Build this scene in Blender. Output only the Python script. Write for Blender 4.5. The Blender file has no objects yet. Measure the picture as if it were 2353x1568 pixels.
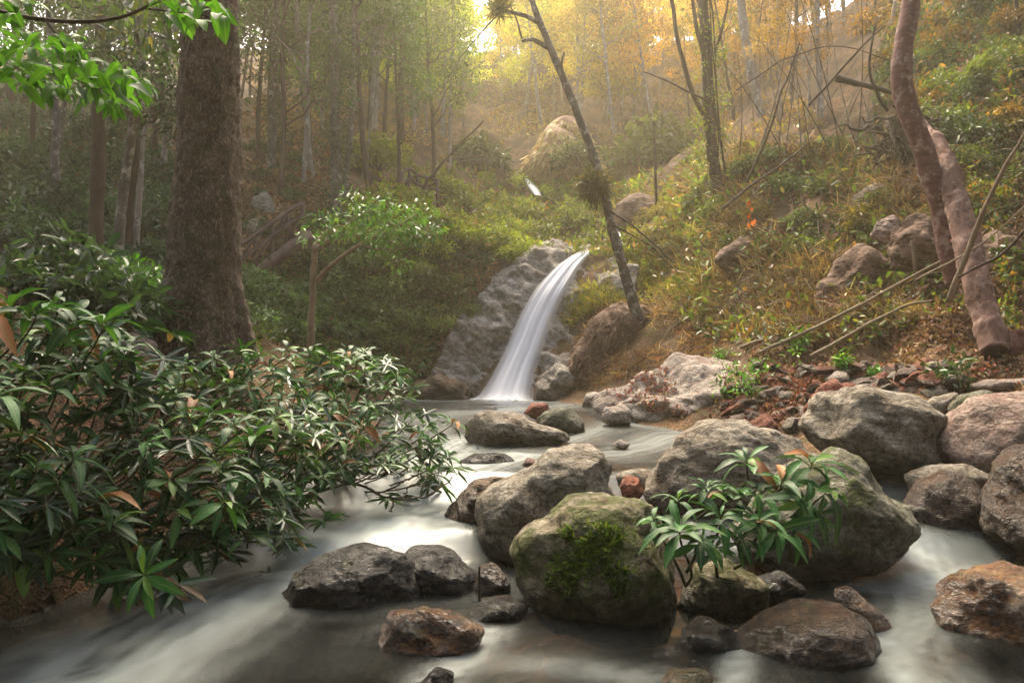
import bpy, math, random
import numpy as np
rs = np.random.RandomState(7); random.seed(7)
scene = bpy.context.scene
COLL = scene.collection

# ------------------------------------------------------------------ camera, sky, sun, exposure
F_PX, CX, CY, HOR, CAMZ = 1680.0, 1176.0, 784.0, 820.0, 1.7
PITCH = math.atan((HOR - CY) / F_PX)
cam_d = bpy.data.cameras.new('camera'); cam = bpy.data.objects.new('camera', cam_d); COLL.objects.link(cam)
cam_d.sensor_width = 36; cam_d.lens = 36 * F_PX / 2352; cam_d.clip_start = 0.05; cam_d.clip_end = 600
cam.location = (0, 0, CAMZ); cam.rotation_euler = (math.pi / 2 + PITCH, 0, 0)
scene.camera = cam

SUN_EL, SUN_AZ = math.radians(56), math.radians(-12)      # azimuth from +Y (up the valley), negative = left
world = bpy.data.worlds.new('World'); scene.world = world; world.use_nodes = True
wn = world.node_tree.nodes; wl = world.node_tree.links
sky = wn.new('ShaderNodeTexSky'); sky.sky_type = 'NISHITA'; sky.sun_disc = False
sky.sun_elevation = SUN_EL; sky.sun_rotation = SUN_AZ; sky.air_density = 1.0; sky.dust_density = 7.0; sky.ozone_density = 0.6
wl.new(sky.outputs[0], wn['Background'].inputs[0]); wn['Background'].inputs[1].default_value = 0.15
sun_d = bpy.data.lights.new('sun', 'SUN'); sun = bpy.data.objects.new('sun', sun_d); COLL.objects.link(sun)
sun_d.energy = 1.5; sun_d.angle = math.radians(28); sun_d.color = (1.0, 0.86, 0.62)
sun.rotation_euler = (-(math.pi / 2 - SUN_EL), 0, -SUN_AZ)
sun.location = (0, 0, 60)
scene.view_settings.view_transform = 'Standard'; scene.view_settings.look = 'None'
scene.view_settings.exposure = 2.25; scene.view_settings.gamma = 1.0; scene.view_settings.use_curve_mapping = False
cy = scene.cycles
cy.use_denoising = True; cy.use_adaptive_sampling = True; cy.adaptive_threshold = 0.02; cy.max_bounces = 6; cy.diffuse_bounces = 3; cy.glossy_bounces = 2
cy.transmission_bounces = 3; cy.transparent_max_bounces = 12; cy.volume_bounces = 0
cy.caustics_reflective = False; cy.caustics_refractive = False; cy.sample_clamp_indirect = 4.0
HAZE_DENSITY, HAZE_ANISO, HAZE_COL = 0.0023, 0.55, (1.0, 0.90, 0.64, 1)

# ------------------------------------------------------------------ pixels (2352x1568 view) to places
def at(u, v, Y):
    a = (u - CX) / F_PX; b = (CY - v) / F_PX
    cp, sp = math.cos(PITCH), math.sin(PITCH)
    dy = cp - b * sp; dz = sp + b * cp
    return np.array([a / dy * Y, Y, CAMZ + dz / dy * Y])
def at_many(u, v, Y):
    u = np.asarray(u, float); v = np.asarray(v, float)
    a = (u - CX) / F_PX; b = (CY - v) / F_PX
    cp, sp = math.cos(PITCH), math.sin(PITCH)
    dy = cp - b * sp; dz = sp + b * cp
    return np.stack([a / dy * Y, Y + 0 * a, CAMZ + dz / dy * Y], -1)
def on_z(u, v, z):
    p = at(u, v, 1.0); return at(u, v, (z - CAMZ) / (p[2] - CAMZ))

# ------------------------------------------------------------------ noise
def _hash(ix, iy, iz, seed):
    h = (ix.astype(np.int64) * 374761393 + iy.astype(np.int64) * 668265263 + iz.astype(np.int64) * 2147483647 + seed * 1274126177) & 0xffffffff
    h = ((h ^ (h >> 13)) * 1274126177) & 0xffffffff
    h = ((h ^ (h >> 16)) * 2246822519) & 0xffffffff
    return ((h ^ (h >> 15)) & 0xffffff) / float(0xffffff)
def vnoise(P, seed=0):
    P = np.asarray(P, float); i = np.floor(P); f = P - i; f = f * f * f * (f * (f * 6 - 15) + 10)
    ix, iy, iz = i[..., 0], i[..., 1], i[..., 2]; r = 0
    for dx in (0, 1):
        wx = f[..., 0] if dx else 1 - f[..., 0]
        for dy in (0, 1):
            wy = f[..., 1] if dy else 1 - f[..., 1]
            for dz in (0, 1):
                wz = f[..., 2] if dz else 1 - f[..., 2]
                r = r + wx * wy * wz * _hash(ix + dx, iy + dy, iz + dz, seed)
    return r * 2 - 1
def fbm(P, oct=4, seed=0, gain=0.5):
    r = 0; a = 1.0; P = np.asarray(P, float)
    for k in range(oct):
        r = r + a * vnoise(P * 2.03 ** k + 17.3 * k, seed + k); a *= gain
    return r
def sstep(a, b, x): t = np.clip((x - a) / (b - a), 0, 1); return t * t * (3 - 2 * t)
def unit(v): v = np.asarray(v, float); return v / (np.linalg.norm(v, axis=-1, keepdims=True) + 1e-9)

# ------------------------------------------------------------------ mesh and object helpers
def mk_mesh(name, V, quads=None, tris=None, mat=None, col=None, smooth=True, attrs=None):
    V = np.asarray(V, np.float32); me = bpy.data.meshes.new(name)
    q = np.zeros((0, 4), np.int32) if quads is None else np.asarray(quads, np.int32).reshape(-1, 4)
    t = np.zeros((0, 3), np.int32) if tris is None else np.asarray(tris, np.int32).reshape(-1, 3)
    nq, nt = len(q), len(t)
    me.vertices.add(len(V)); me.vertices.foreach_set('co', V.ravel())
    me.loops.add(nq * 4 + nt * 3); me.loops.foreach_set('vertex_index', np.concatenate([q.ravel(), t.ravel()]).astype(np.int32))
    me.polygons.add(nq + nt)
    me.polygons.foreach_set('loop_start', np.concatenate([np.arange(nq) * 4, nq * 4 + np.arange(nt) * 3]).astype(np.int32))
    me.polygons.foreach_set('use_smooth', np.full(nq + nt, smooth, bool))
    if col is not None:
        c = np.ones((len(V), 4), np.float32); c[:, :3] = col
        a = me.color_attributes.new('Col', 'FLOAT_COLOR', 'POINT'); a.data.foreach_set('color', c.ravel())
    for k, arr in (attrs or {}).items():
        a = me.attributes.new(k, 'FLOAT', 'POINT'); a.data.foreach_set('value', np.asarray(arr, np.float32))
    if mat: me.materials.append(mat)
    me.update(calc_edges=True); me.validate()
    return me
def link(name, data, parent=None, loc=None):
    o = bpy.data.objects.new(name, data); COLL.objects.link(o)
    if loc is not None: o.location = [float(c) for c in loc]
    if parent is not None: o.parent = parent
    return o
def tag(o, label, cat, group=None):
    o['label'] = label; o['category'] = cat
    if group: o['group'] = group
    return o
def thing(name, label, cat, loc, group=None):
    return tag(link(name, None, None, loc), label, cat, group)
def kind(o, k, label=None):
    o['kind'] = k
    if label: o['label'] = label
    return o
def copy_thing(root, loc, rz=0.0, sc=1.0, label=None, color=None, tilt=(0, 0)):
    r = root.copy(); COLL.objects.link(r); r.location = [float(c) for c in loc]
    r.rotation_euler = (tilt[0], tilt[1], rz)
    r.scale = (sc, sc, sc) if np.isscalar(sc) else [float(s) for s in sc]
    if label: r['label'] = label
    for ch in list(root.children):
        c = ch.copy(); COLL.objects.link(c); c.parent = r
        if color is not None and ch.name.split('.')[0] in ('crown', 'foliage'): c.color = (*color, 1)
        for g in ch.children:
            d = g.copy(); COLL.objects.link(d); d.parent = c
    return r

def tube(P, R, n=8, wob=0.0, seed=0, cap=True):
    """tapered tube through points P with radii R -> (V, quads, tris)"""
    P = np.asarray(P, float); R = np.asarray(R, float); m = len(P)
    T = np.zeros_like(P); T[1:-1] = P[2:] - P[:-2]; T[0] = P[1] - P[0]; T[-1] = P[-1] - P[-2]; T = unit(T)
    up = np.array([0.13, 0.97, 0.21]);
    if abs(np.dot(unit(P[-1] - P[0]), unit(up))) > 0.9: up = np.array([1.0, 0, 0.1])
    A = unit(np.cross(T, up)); B = np.cross(T, A)
    th = np.arange(n) / n * 2 * np.pi
    V = P[:, None] + R[:, None, None] * (np.cos(th)[None, :, None] * A[:, None] + np.sin(th)[None, :, None] * B[:, None])
    if wob:
        d = fbm(V.reshape(-1, 3) / np.maximum(R.mean(), .01) * .6, 3, seed).reshape(m, n)
        V = V + (V - P[:, None]) * (wob * d)[..., None]
    i = np.arange(m - 1)[:, None] * n; j = np.arange(n)[None]; j2 = (j + 1) % n
    Q = np.stack([i + j, i + j2, i + n + j2, i + n + j], -1).reshape(-1, 4)
    V = V.reshape(-1, 3); Tr = np.zeros((0, 3), int)
    if cap:
        V = np.concatenate([V, P[:1], P[-1:]]); a, b = len(V) - 2, len(V) - 1
        jj = np.arange(n); k = (jj + 1) % n
        Tr = np.concatenate([np.stack([np.full(n, a), k, jj], -1), np.stack([np.full(n, b), (m - 1) * n + jj, (m - 1) * n + k], -1)])
    return V, Q, Tr
def join(parts):
    Vs, Qs, Ts, o = [], [], [], 0
    for V, Q, T in parts:
        Vs.append(V); Qs.append(np.asarray(Q).reshape(-1, 4) + o); Ts.append(np.asarray(T).reshape(-1, 3) + o); o += len(V)
    return np.concatenate(Vs), np.concatenate(Qs).astype(int), np.concatenate(Ts).astype(int)
def spline(P, n):
    """Catmull-Rom resample of control points (any dimension)"""
    P = np.asarray(P, float); Q = np.concatenate([2 * P[:1] - P[1:2], P, 2 * P[-1:] - P[-2:-1]])
    t = np.linspace(0, len(P) - 1 - 1e-6, n); i = t.astype(int); f = (t - i)[:, None]
    a, b, c, d = Q[i], Q[i + 1], Q[i + 2], Q[i + 3]
    return 0.5 * (2 * b + (c - a) * f + (2 * a - 5 * b + 4 * c - d) * f ** 2 + (3 * b - 3 * c + d - a) * f ** 3)

def leaves(P, A, N, L, W, C, droop=0.15, fold=0.18):
    """cloud of folded quad leaves: base P, direction A, face normal N"""
    n = len(P); A = unit(A); S = unit(np.cross(A, N)); N = np.cross(S, A)
    L = np.broadcast_to(L, (n,))[:, None]; W = np.broadcast_to(W, (n,))[:, None]
    t1, t2 = P + A * L * 0.30 - N * L * droop * .1, P + A * L * 0.68 - N * L * droop * .45; lift = N * W * fold
    V = np.stack([P, t1 + S * W * .42 + lift, t2 + S * W * .40 + lift, P + A * L - N * L * droop, t2 - S * W * .40 + lift, t1 - S * W * .42 + lift], 1).reshape(-1, 3)
    k = np.arange(n)[:, None] * 6
    Q = np.concatenate([k + [0, 1, 2, 3], k + [0, 3, 4, 5]])
    return V, Q, np.repeat(np.broadcast_to(C, (n, 3)), 6, axis=0)
def pick(pal, n, jit=0.22, R=rs):
    pal = np.asarray(pal, float); w = pal[:, 3] / pal[:, 3].sum()
    c = pal[R.choice(len(pal), n, p=w), :3]
    return np.clip(c * (1 + jit * R.randn(n, 1)) * (1 + .08 * R.randn(n, 3)), 0.004, 0.9)

# ------------------------------------------------------------------ materials
def newmat(name):
    m = bpy.data.materials.new(name); m.use_nodes = True; nt = m.node_tree
    for n in list(nt.nodes): nt.nodes.remove(n)
    out = nt.nodes.new('ShaderNodeOutputMaterial')
    def nd(t, ins=None, **kw):
        x = nt.nodes.new('ShaderNode' + t)
        for k, v in kw.items(): setattr(x, k, v)
        for k, v in (ins or {}).items():
            s = x.inputs[k]
            if hasattr(v, 'node') and hasattr(v, 'is_linked'): nt.links.new(v, s)
            else: s.default_value = v
        return x
    return m, nd, nt, out
def c4(c): return (c[0], c[1], c[2], 1)
def ramp(nd, fac, stops, interp='LINEAR'):
    r = nd('ValToRGB', {'Fac': fac}); e = r.color_ramp; e.interpolation = interp
    while len(e.elements) < len(stops): e.elements.new(0.5)
    for el, (p, c) in zip(e.elements, stops):
        el.position = p; el.color = c4(c) if not np.isscalar(c) else (c, c, c, 1)
    return r.outputs['Color']
def mix(nd, fac, a, b, mode='MIX'):
    m = nd('MixRGB', blend_type=mode); nt = m.id_data
    for s, v in ((m.inputs['Fac'], fac), (m.inputs['Color1'], a), (m.inputs['Color2'], b)):
        if hasattr(v, 'node'): nt.links.new(v, s)
        else: s.default_value = v if np.isscalar(v) else c4(v)
    return m.outputs[0]
def math_(nd, op, a, b=0.0, clamp=False):
    return nd('Math', {0: a, 1: b}, operation=op, use_clamp=clamp).outputs[0]
def noise(nd, vec, scale, detail=5, rough=0.55, dist=0.0):
    return nd('TexNoise', {'Vector': vec, 'Scale': scale, 'Detail': detail, 'Roughness': rough, 'Distortion': dist}).outputs['Fac']
def mapping(nd, vec, scale=(1, 1, 1), rot=(0, 0, 0)):
    return nd('Mapping', {'Vector': vec, 'Scale': scale, 'Rotation': rot}).outputs[0]

def leaf_material(name, trans=0.35, rough=0.45, spec=0.4, attr=True, base=None, vein=False):
    m, nd, nt, out = newmat(name); oi = nd('ObjectInfo')
    if attr:
        c = nd('VertexColor', layer_name='Col').outputs['Color']; c = mix(nd, 1.0, c, oi.outputs['Color'], 'MULTIPLY')
    else:
        c = ramp(nd, oi.outputs['Random'], base)
    c = nd('HueSaturation', {'Hue': 0.5, 'Saturation': 1.0, 'Value': nd('MapRange', {'Value': oi.outputs['Random'], 3: 0.75, 4: 1.2}).outputs[0], 'Color': c}).outputs[0]
    norm = None
    if vein:
        tc = nd('TexCoord').outputs['Object']; sx = nd('SeparateXYZ', {0: tc})
        ay = math_(nd, 'ABSOLUTE', sx.outputs[1])
        rib = math_(nd, 'LESS_THAN', ay, 0.022)
        side = nd('TexWave', {'Vector': nd('CombineXYZ', {0: math_(nd, 'SUBTRACT', sx.outputs[0], math_(nd, 'MULTIPLY', ay, 1.1))}).outputs[0], 'Scale': 5.0, 'Distortion': 0.4}).outputs['Fac']
        c = mix(nd, math_(nd, 'MULTIPLY', rib, 0.35), c, (0.16, 0.24, 0.07))
        blot = noise(nd, tc, 6.0, 4); c = mix(nd, math_(nd, 'MULTIPLY', ramp(nd, blot, [(0.55, 0.0), (0.75, 1.0)]), 0.25), c, (0.10, 0.12, 0.02))
        norm = nd('Bump', {'Height': side, 'Strength': 0.1, 'Distance': 0.01}).outputs[0]
    p = nd('BsdfPrincipled', {'Base Color': c, 'Roughness': rough, 'Specular IOR Level': spec})
    if norm is not None: nt.links.new(norm, p.inputs['Normal'])
    tcol = mix(nd, 1.0, c, (1.5, 1.6, 0.6), 'MULTIPLY')
    t = nd('BsdfTranslucent', {'Color': tcol})
    s = nd('MixShader', {0: trans, 1: p.outputs[0], 2: t.outputs[0]})
    nt.links.new(s.outputs[0], out.inputs[0]); return m
M = {}
M['leafcloud'] = leaf_material('foliage_leaf', 0.35, 0.5, 0.35)
M['leafglossy'] = leaf_material('foliage_leaf_glossy', 0.22, 0.38, 0.5)
M['litter'] = leaf_material('fallen_leaf', 0.12, 0.7, 0.25)
M['shrubleaf'] = leaf_material('shrub_leaf', 0.20, 0.5, 0.2, False, [(0.0, (0.014, 0.054, 0.014)), (0.5, (0.024, 0.092, 0.022)), (0.85, (0.040, 0.130, 0.028)), (1.0, (0.11, 0.19, 0.03))], True)
M['brightleaf'] = leaf_material('bright_branch_leaf', 0.45, 0.5, 0.22, False, [(0.0, (0.03, 0.11, 0.010)), (1.0, (0.075, 0.20, 0.02))], True)  # bright green is the overhanging branch's own leaf colour
M['deadleaf'] = leaf_material('withered_leaf', 0.12, 0.6, 0.3, False, [(0.0, (0.20, 0.075, 0.02)), (1.0, (0.36, 0.15, 0.05))], True)

def bark_material(name, c1, c2, scale=9.0, plate=True, lichen=None, bands=False, bump=0.6, rough=0.85):
    m, nd, nt, out = newmat(name); tc = nd('TexCoord').outputs['Object']
    v = mapping(nd, tc, (1, 1, 0.45 if not bands else 3.5))
    n1 = noise(nd, v, scale, 8, 0.65, 0.3); n2 = noise(nd, tc, scale * 0.22, 3)
    c = ramp(nd, n1, [(0.3, c1), (0.68, c2)])
    c = mix(nd, math_(nd, 'MULTIPLY', n2, 0.6), c, [k * 0.55 for k in c1], 'MIX')
    h = n1
    if plate:
        vo = nd('TexVoronoi', {'Vector': mapping(nd, tc, (1, 1, 0.6)), 'Scale': scale * 6.5, 'Randomness': 1.0}, feature='F1')
        edge = ramp(nd, vo.outputs['Distance'], [(0.25, 1.0), (0.75, 0.0)])
        fl = nd('TexWhiteNoise', {'Vector': vo.outputs['Position']}, noise_dimensions='3D').outputs['Value']
        c = mix(nd, math_(nd, 'MULTIPLY', math_(nd, 'GREATER_THAN', fl, 0.80), 0.4), c, [min(1, k * 1.7) for k in c2])
        h = math_(nd, 'ADD', math_(nd, 'MULTIPLY', edge, 0.5), n1)
    if lichen:
        ln = noise(nd, tc, 5.0, 6, 0.7)
        c = mix(nd, ramp(nd, ln, [(0.52, 0.0), (0.62, 0.8)]), c, lichen)
    p = nd('BsdfPrincipled', {'Base Color': c, 'Roughness': rough, 'Specular IOR Level': 0.25,
        'Normal': nd('Bump', {'Height': h, 'Strength': bump, 'Distance': 0.03}).outputs[0]})
    nt.links.new(p.outputs[0], out.inputs[0]); return m
M['bark_big'] = bark_material('scaly_bark', (0.05, 0.034, 0.022), (0.18, 0.13, 0.09), 8.0, True, (0.06, 0.06, 0.024))
M['bark_brown'] = bark_material('brown_bark', (0.05, 0.03, 0.02), (0.13, 0.085, 0.055), 7.0, False)
M['bark_pale'] = bark_material('pale_bark', (0.16, 0.13, 0.10), (0.42, 0.37, 0.30), 6.0, False, (0.5, 0.48, 0.42))
M['bark_grey'] = bark_material('grey_bark', (0.06, 0.05, 0.042), (0.22, 0.19, 0.16), 7.0, False, (0.36, 0.35, 0.30))
M['bark_lean'] = bark_material('lichened_brown_bark', (0.05, 0.036, 0.026), (0.15, 0.115, 0.085), 7.0, False, (0.30, 0.275, 0.23))
M['bark_red'] = bark_material('reddish_banded_bark', (0.07, 0.022, 0.02), (0.24, 0.11, 0.09), 5.0, False, (0.34, 0.24, 0.20), True)
M['log'] = bark_material('bare_log_wood', (0.075, 0.036, 0.028), (0.28, 0.165, 0.125), 6.0, False, (0.36, 0.25, 0.195))
M['twig'] = bark_material('twig_bark', (0.03, 0.018, 0.012), (0.09, 0.06, 0.04), 9.0, False)
M['stick'] = bark_material('dry_stick', (0.14, 0.10, 0.06), (0.36, 0.28, 0.19), 8.0, False)
M['rail'] = bark_material('weathered_rail_wood', (0.06, 0.035, 0.03), (0.17, 0.11, 0.09), 7.0, False)
M['stem'] = bark_material('green_stem', (0.03, 0.035, 0.012), (0.10, 0.10, 0.04), 12.0, False)

def rock_material(name, pale, midc, dark, stain, lichen=0.4, moss=0.0, wet_h=0.15, wet_all=0.0, scale=1.0, rot=(0.5, 0.35, 0.3), stain_amt=0.5, gloss=0.28, spec=0.3):
    """object z=0 is the water line beside the stone: the stone is wet up to wet_h"""
    m, nd, nt, out = newmat(name); tc = nd('TexCoord').outputs['Object']
    geo = nd('NewGeometry'); rnd = nd('ObjectInfo').outputs['Random']
    v = nd('VectorMath', {0: tc, 1: nd('CombineXYZ', {0: math_(nd, 'MULTIPLY', rnd, 31.0), 1: math_(nd, 'MULTIPLY', rnd, 17.0)}).outputs[0]}, operation='ADD').outputs[0]
    st = mapping(nd, v, (0.8 * scale, 1.1 * scale, 2.3 * scale), (rot[0] + .35, rot[1] + .35, rot[2]))
    strata = noise(nd, st, 5.0, 9, 0.68, 0.9); fine = noise(nd, v, 34.0 * scale, 9, 0.72); big = noise(nd, v, 2.1 * scale, 4, 0.55, 0.4)
    mid = noise(nd, v, 9.0 * scale, 6, 0.62)
    c = ramp(nd, strata, [(0.30, dark), (0.46, midc), (0.64, pale)])
    c = mix(nd, math_(nd, 'MULTIPLY', ramp(nd, big, [(0.42, 0.0), (0.68, 1.0)]), stain_amt), c, stain)
    c = mix(nd, math_(nd, 'MULTIPLY', ramp(nd, mid, [(0.34, 1.0), (0.50, 0.0)]), 0.6), c, [k * 0.6 for k in dark])
    pz = noise(nd, v, 3.3 * scale, 7, 0.7, 1.2)
    c = mix(nd, math_(nd, 'MULTIPLY', ramp(nd, pz, [(0.55, 0.0), (0.64, 1.0)]), 0.5), c, pale)
    c = mix(nd, ramp(nd, fine, [(0.36, 0.75), (0.52, 0.0)]), c, [k * 0.45 for k in dark])
    ck = nd('TexVoronoi', {'Vector': nd('VectorMath', {0: mapping(nd, v, (1, 1, 1.9), rot), 1: nd('TexNoise', {'Vector': v, 'Scale': 3.0, 'Detail': 5}).outputs['Color']}, operation='ADD').outputs[0], 'Scale': 2.3 * scale}, feature='DISTANCE_TO_EDGE').outputs['Distance']
    crack = math_(nd, 'MULTIPLY', ramp(nd, ck, [(0.0, 1.0), (0.03, 0.0)]), ramp(nd, big, [(0.52, 0.0), (0.62, 1.0)]))
    c = mix(nd, math_(nd, 'MULTIPLY', crack, 0.35), c, [k * 0.35 for k in dark])
    c = mix(nd, ramp(nd, fine, [(0.60, 0.0), (0.75, 0.5)]), c, [min(.75, k * 1.25) for k in pale])
    if lichen:
        vo = nd('TexVoronoi', {'Vector': nd('VectorMath', {0: v, 1: nd('TexNoise', {'Vector': v, 'Scale': 14.0, 'Detail': 4}).outputs['Color']}, operation='ADD').outputs[0], 'Scale': 3.1 * scale}).outputs['Distance']
        patch = math_(nd, 'MULTIPLY', ramp(nd, vo, [(0.16, 1.0), (0.24, 0.0)]), ramp(nd, mid, [(0.42, 0.0), (0.58, 1.0)]))
        c = mix(nd, math_(nd, 'MULTIPLY', patch, lichen), c, (0.36, 0.37, 0.28))
    sz = nd('SeparateXYZ', {0: tc}).outputs[2]; nz = nd('SeparateXYZ', {0: geo.outputs['Normal']}).outputs[2]
    if moss:
        mn = math_(nd, 'ADD', noise(nd, v, 4.2, 6, 0.7), math_(nd, 'MULTIPLY', noise(nd, v, 26.0, 4, 0.7), 0.35))
        mm = ramp(nd, mn, [(0.80 - moss * 0.25, 0.0), (0.90 - moss * 0.2, 1.0)])
        c = mix(nd, math_(nd, 'MULTIPLY', mm, 0.85), c, mix(nd, fine, (0.018, 0.03, 0.006), (0.10, 0.12, 0.02)))
    wl_ = math_(nd, 'ADD', sz, math_(nd, 'MULTIPLY', math_(nd, 'SUBTRACT', mid, 0.5), 0.30))
    wet = nd('MapRange', {'Value': wl_, 1: wet_h - 0.04, 2: wet_h + 0.07, 3: 1.0, 4: wet_all}).outputs[0]
    c = mix(nd, wet, c, mix(nd, 1.0, c, (0.34, 0.29, 0.23), 'MULTIPLY'))
    r = nd('MapRange', {'Value': wet, 1: 0, 2: 1, 3: 0.82, 4: gloss}).outputs[0]
    h = math_(nd, 'ADD', math_(nd, 'ADD', math_(nd, 'MULTIPLY', strata, 0.8), math_(nd, 'MULTIPLY', fine, 0.35)), math_(nd, 'SUBTRACT', math_(nd, 'MULTIPLY', mid, 0.7), math_(nd, 'MULTIPLY', crack, 0.3)))
    p = nd('BsdfPrincipled', {'Base Color': c, 'Roughness': r, 'Specular IOR Level': nd('MapRange', {'Value': wet, 1: 0, 2: 1, 3: 0.2, 4: spec}).outputs[0],
        'Normal': nd('Bump', {'Height': h, 'Strength': 1.0, 'Distance': 0.07}).outputs[0]})
    nt.links.new(p.outputs[0], out.inputs[0]); return m
M['r_grey'] = rock_material('grey_gneiss', (0.42, 0.38, 0.305), (0.225, 0.195, 0.145), (0.085, 0.07, 0.052), (0.15, 0.095, 0.058))
M['r_olive'] = rock_material('olive_grey_stone', (0.28, 0.27, 0.20), (0.15, 0.145, 0.10), (0.055, 0.055, 0.038), (0.10, 0.08, 0.045), 0.5, 0.4)
M['r_mossy'] = rock_material('mossy_stone', (0.37, 0.33, 0.24), (0.20, 0.165, 0.105), (0.07, 0.06, 0.035), (0.15, 0.11, 0.04), 0.25, 0.78)
M['r_dark'] = rock_material('dark_wet_stone', (0.15, 0.145, 0.132), (0.034, 0.032, 0.029), (0.010, 0.009, 0.008), (0.035, 0.03, 0.024), 0.6, 0.12, 0.16, 0.7, gloss=0.17)
M['r_orange'] = rock_material('wet_orange_stone', (0.48, 0.31, 0.13), (0.27, 0.115, 0.022), (0.06, 0.028, 0.012), (0.28, 0.10, 0.012), 0.0, 0.25, 0.3, 0.6, gloss=0.13, spec=0.65)
M['r_brown'] = rock_material('brown_wet_stone', (0.29, 0.225, 0.155), (0.12, 0.078, 0.045), (0.04, 0.025, 0.017), (0.17, 0.065, 0.02), 0.3, 0.15, 0.26, 0.3, gloss=0.2)
M['r_wetbrown'] = rock_material('wet_rust_brown_stone', (0.21, 0.15, 0.09), (0.075, 0.042, 0.02), (0.02, 0.012, 0.008), (0.17, 0.06, 0.010), 0.4, 0.2, 0.2, 0.8, gloss=0.15, spec=0.4)
M['r_pink'] = rock_material('pinkish_round_stone', (0.40, 0.33, 0.265), (0.235, 0.165, 0.13), (0.10, 0.068, 0.054), (0.27, 0.13, 0.10), 0.5, 0.0)
M['r_red'] = rock_material('red_stone', (0.42, 0.20, 0.13), (0.25, 0.085, 0.05), (0.10, 0.035, 0.025), (0.28, 0.09, 0.05), 0.0, 0.0, 0.03)
M['r_earth'] = rock_material('red_brown_earth_rock', (0.30, 0.20, 0.135), (0.165, 0.098, 0.065), (0.05, 0.03, 0.022), (0.15, 0.075, 0.05), 0.15, 0.1, -5.0)
M['r_shelf'] = rock_material('shelf_rock', (0.50, 0.45, 0.38), (0.33, 0.27, 0.22), (0.15, 0.12, 0.10), (0.28, 0.17, 0.13), 0.4, 0.05, 0.05, rot=(0.2, 0.7, 0.4))
M['r_cliff'] = rock_material('cliff_rock', (0.46, 0.42, 0.36), (0.27, 0.235, 0.19), (0.08, 0.066, 0.053), (0.19, 0.13, 0.085), 0.2, 0.25, 0.4, 0.0, 0.9, rot=(0.3, 0.9, 0.5), gloss=0.35)

def ground_material():
    m, nd, nt, out = newmat('forest_floor'); tc = nd('TexCoord').outputs['Object']
    vo = nd('TexVoronoi', {'Vector': nd('VectorMath', {0: tc, 1: nd('TexNoise', {'Vector': tc, 'Scale': 6.0}).outputs['Color']}, operation='ADD').outputs[0], 'Scale': 13.0})
    rv = nd('SeparateColor', {0: vo.outputs['Color']}).outputs[0]
    lit = ramp(nd, rv, [(0.0, (0.05, 0.03, 0.018)), (0.35, (0.12, 0.068, 0.035)), (0.65, (0.20, 0.11, 0.05)), (0.88, (0.28, 0.175, 0.09)), (1.0, (0.22, 0.08, 0.045))])
    n = noise(nd, tc, 1.3, 7, 0.65); n2 = noise(nd, tc, 12.0, 6, 0.7)
    c = mix(nd, ramp(nd, n, [(0.40, 0.0), (0.60, 1.0)]), lit, mix(nd, n2, (0.035, 0.024, 0.014), (0.13, 0.085, 0.05)))
    c = mix(nd, math_(nd, 'MULTIPLY', ramp(nd, noise(nd, tc, 2.4, 6, 0.7), [(0.52, 0.0), (0.66, 1.0)]), 0.55), c, (0.05, 0.07, 0.015))
    h = math_(nd, 'ADD', math_(nd, 'MULTIPLY', vo.outputs['Distance'], 0.8), n2)
    p = nd('BsdfPrincipled', {'Base Color': c, 'Roughness': 0.92, 'Specular IOR Level': 0.15, 'Normal': nd('Bump', {'Height': h, 'Strength': 0.8, 'Distance': 0.06}).outputs[0]})
    nt.links.new(p.outputs[0], out.inputs[0]); return m
M['ground'] = ground_material()
def bed_material():
    m, nd, nt, out = newmat('stream_bed'); tc = nd('TexCoord').outputs['Object']
    vo = nd('TexVoronoi', {'Vector': tc, 'Scale': 7.0}); rv = nd('SeparateColor', {0: vo.outputs['Color']}).outputs[0]
    c = ramp(nd, rv, [(0.0, (0.04, 0.026, 0.014)), (0.4, (0.13, 0.075, 0.026)), (0.7, (0.24, 0.135, 0.04)), (1.0, (0.18, 0.065, 0.03))])
    c = mix(nd, ramp(nd, noise(nd, tc, 1.1, 5), [(0.4, 0.0), (0.62, 1.0)]), c, (0.022, 0.021, 0.018))
    p = nd('BsdfPrincipled', {'Base Color': c, 'Roughness': 0.8, 'Normal': nd('Bump', {'Height': vo.outputs['Distance'], 'Strength': 1.0, 'Distance': 0.08}).outputs[0]})
    nt.links.new(p.outputs[0], out.inputs[0]); return m
M['bed'] = bed_material()
def water_material():
    m, nd, nt, out = newmat('silky_stream_water'); tc = nd('TexCoord').outputs['Object']
    foam = nd('Attribute', attribute_name='foam').outputs['Fac']
    n = noise(nd, tc, 2.2, 4, 0.55, 0.6)
    b = nd('Bump', {'Height': noise(nd, tc, 3.2, 3, 0.5, 0.5), 'Strength': 0.22, 'Distance': 0.06}).outputs[0]
    gl = nd('BsdfGlossy', {'Color': (0.55, 0.57, 0.6, 1), 'Roughness': 0.16, 'Normal': b})
    tr = nd('BsdfTransparent', {'Color': (0.40, 0.36, 0.28, 1)})
    fr = nd('Fresnel', {'IOR': 1.2, 'Normal': b})
    clear = nd('MixShader', {0: fr.outputs[0], 1: tr.outputs[0], 2: gl.outputs[0]})
    silk = nd('BsdfPrincipled', {'Base Color': (0.29, 0.325, 0.305, 1), 'Roughness': 0.42, 'Specular IOR Level': 0.4, 'Normal': b})
    f = math_(nd, 'MULTIPLY', foam, math_(nd, 'ADD', 0.72, math_(nd, 'MULTIPLY', n, 0.5)), True)
    s = nd('MixShader', {0: f, 1: clear.outputs[0], 2: silk.outputs[0]})
    nt.links.new(s.outputs[0], out.inputs[0]); return m
M['water'] = water_material()
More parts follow.
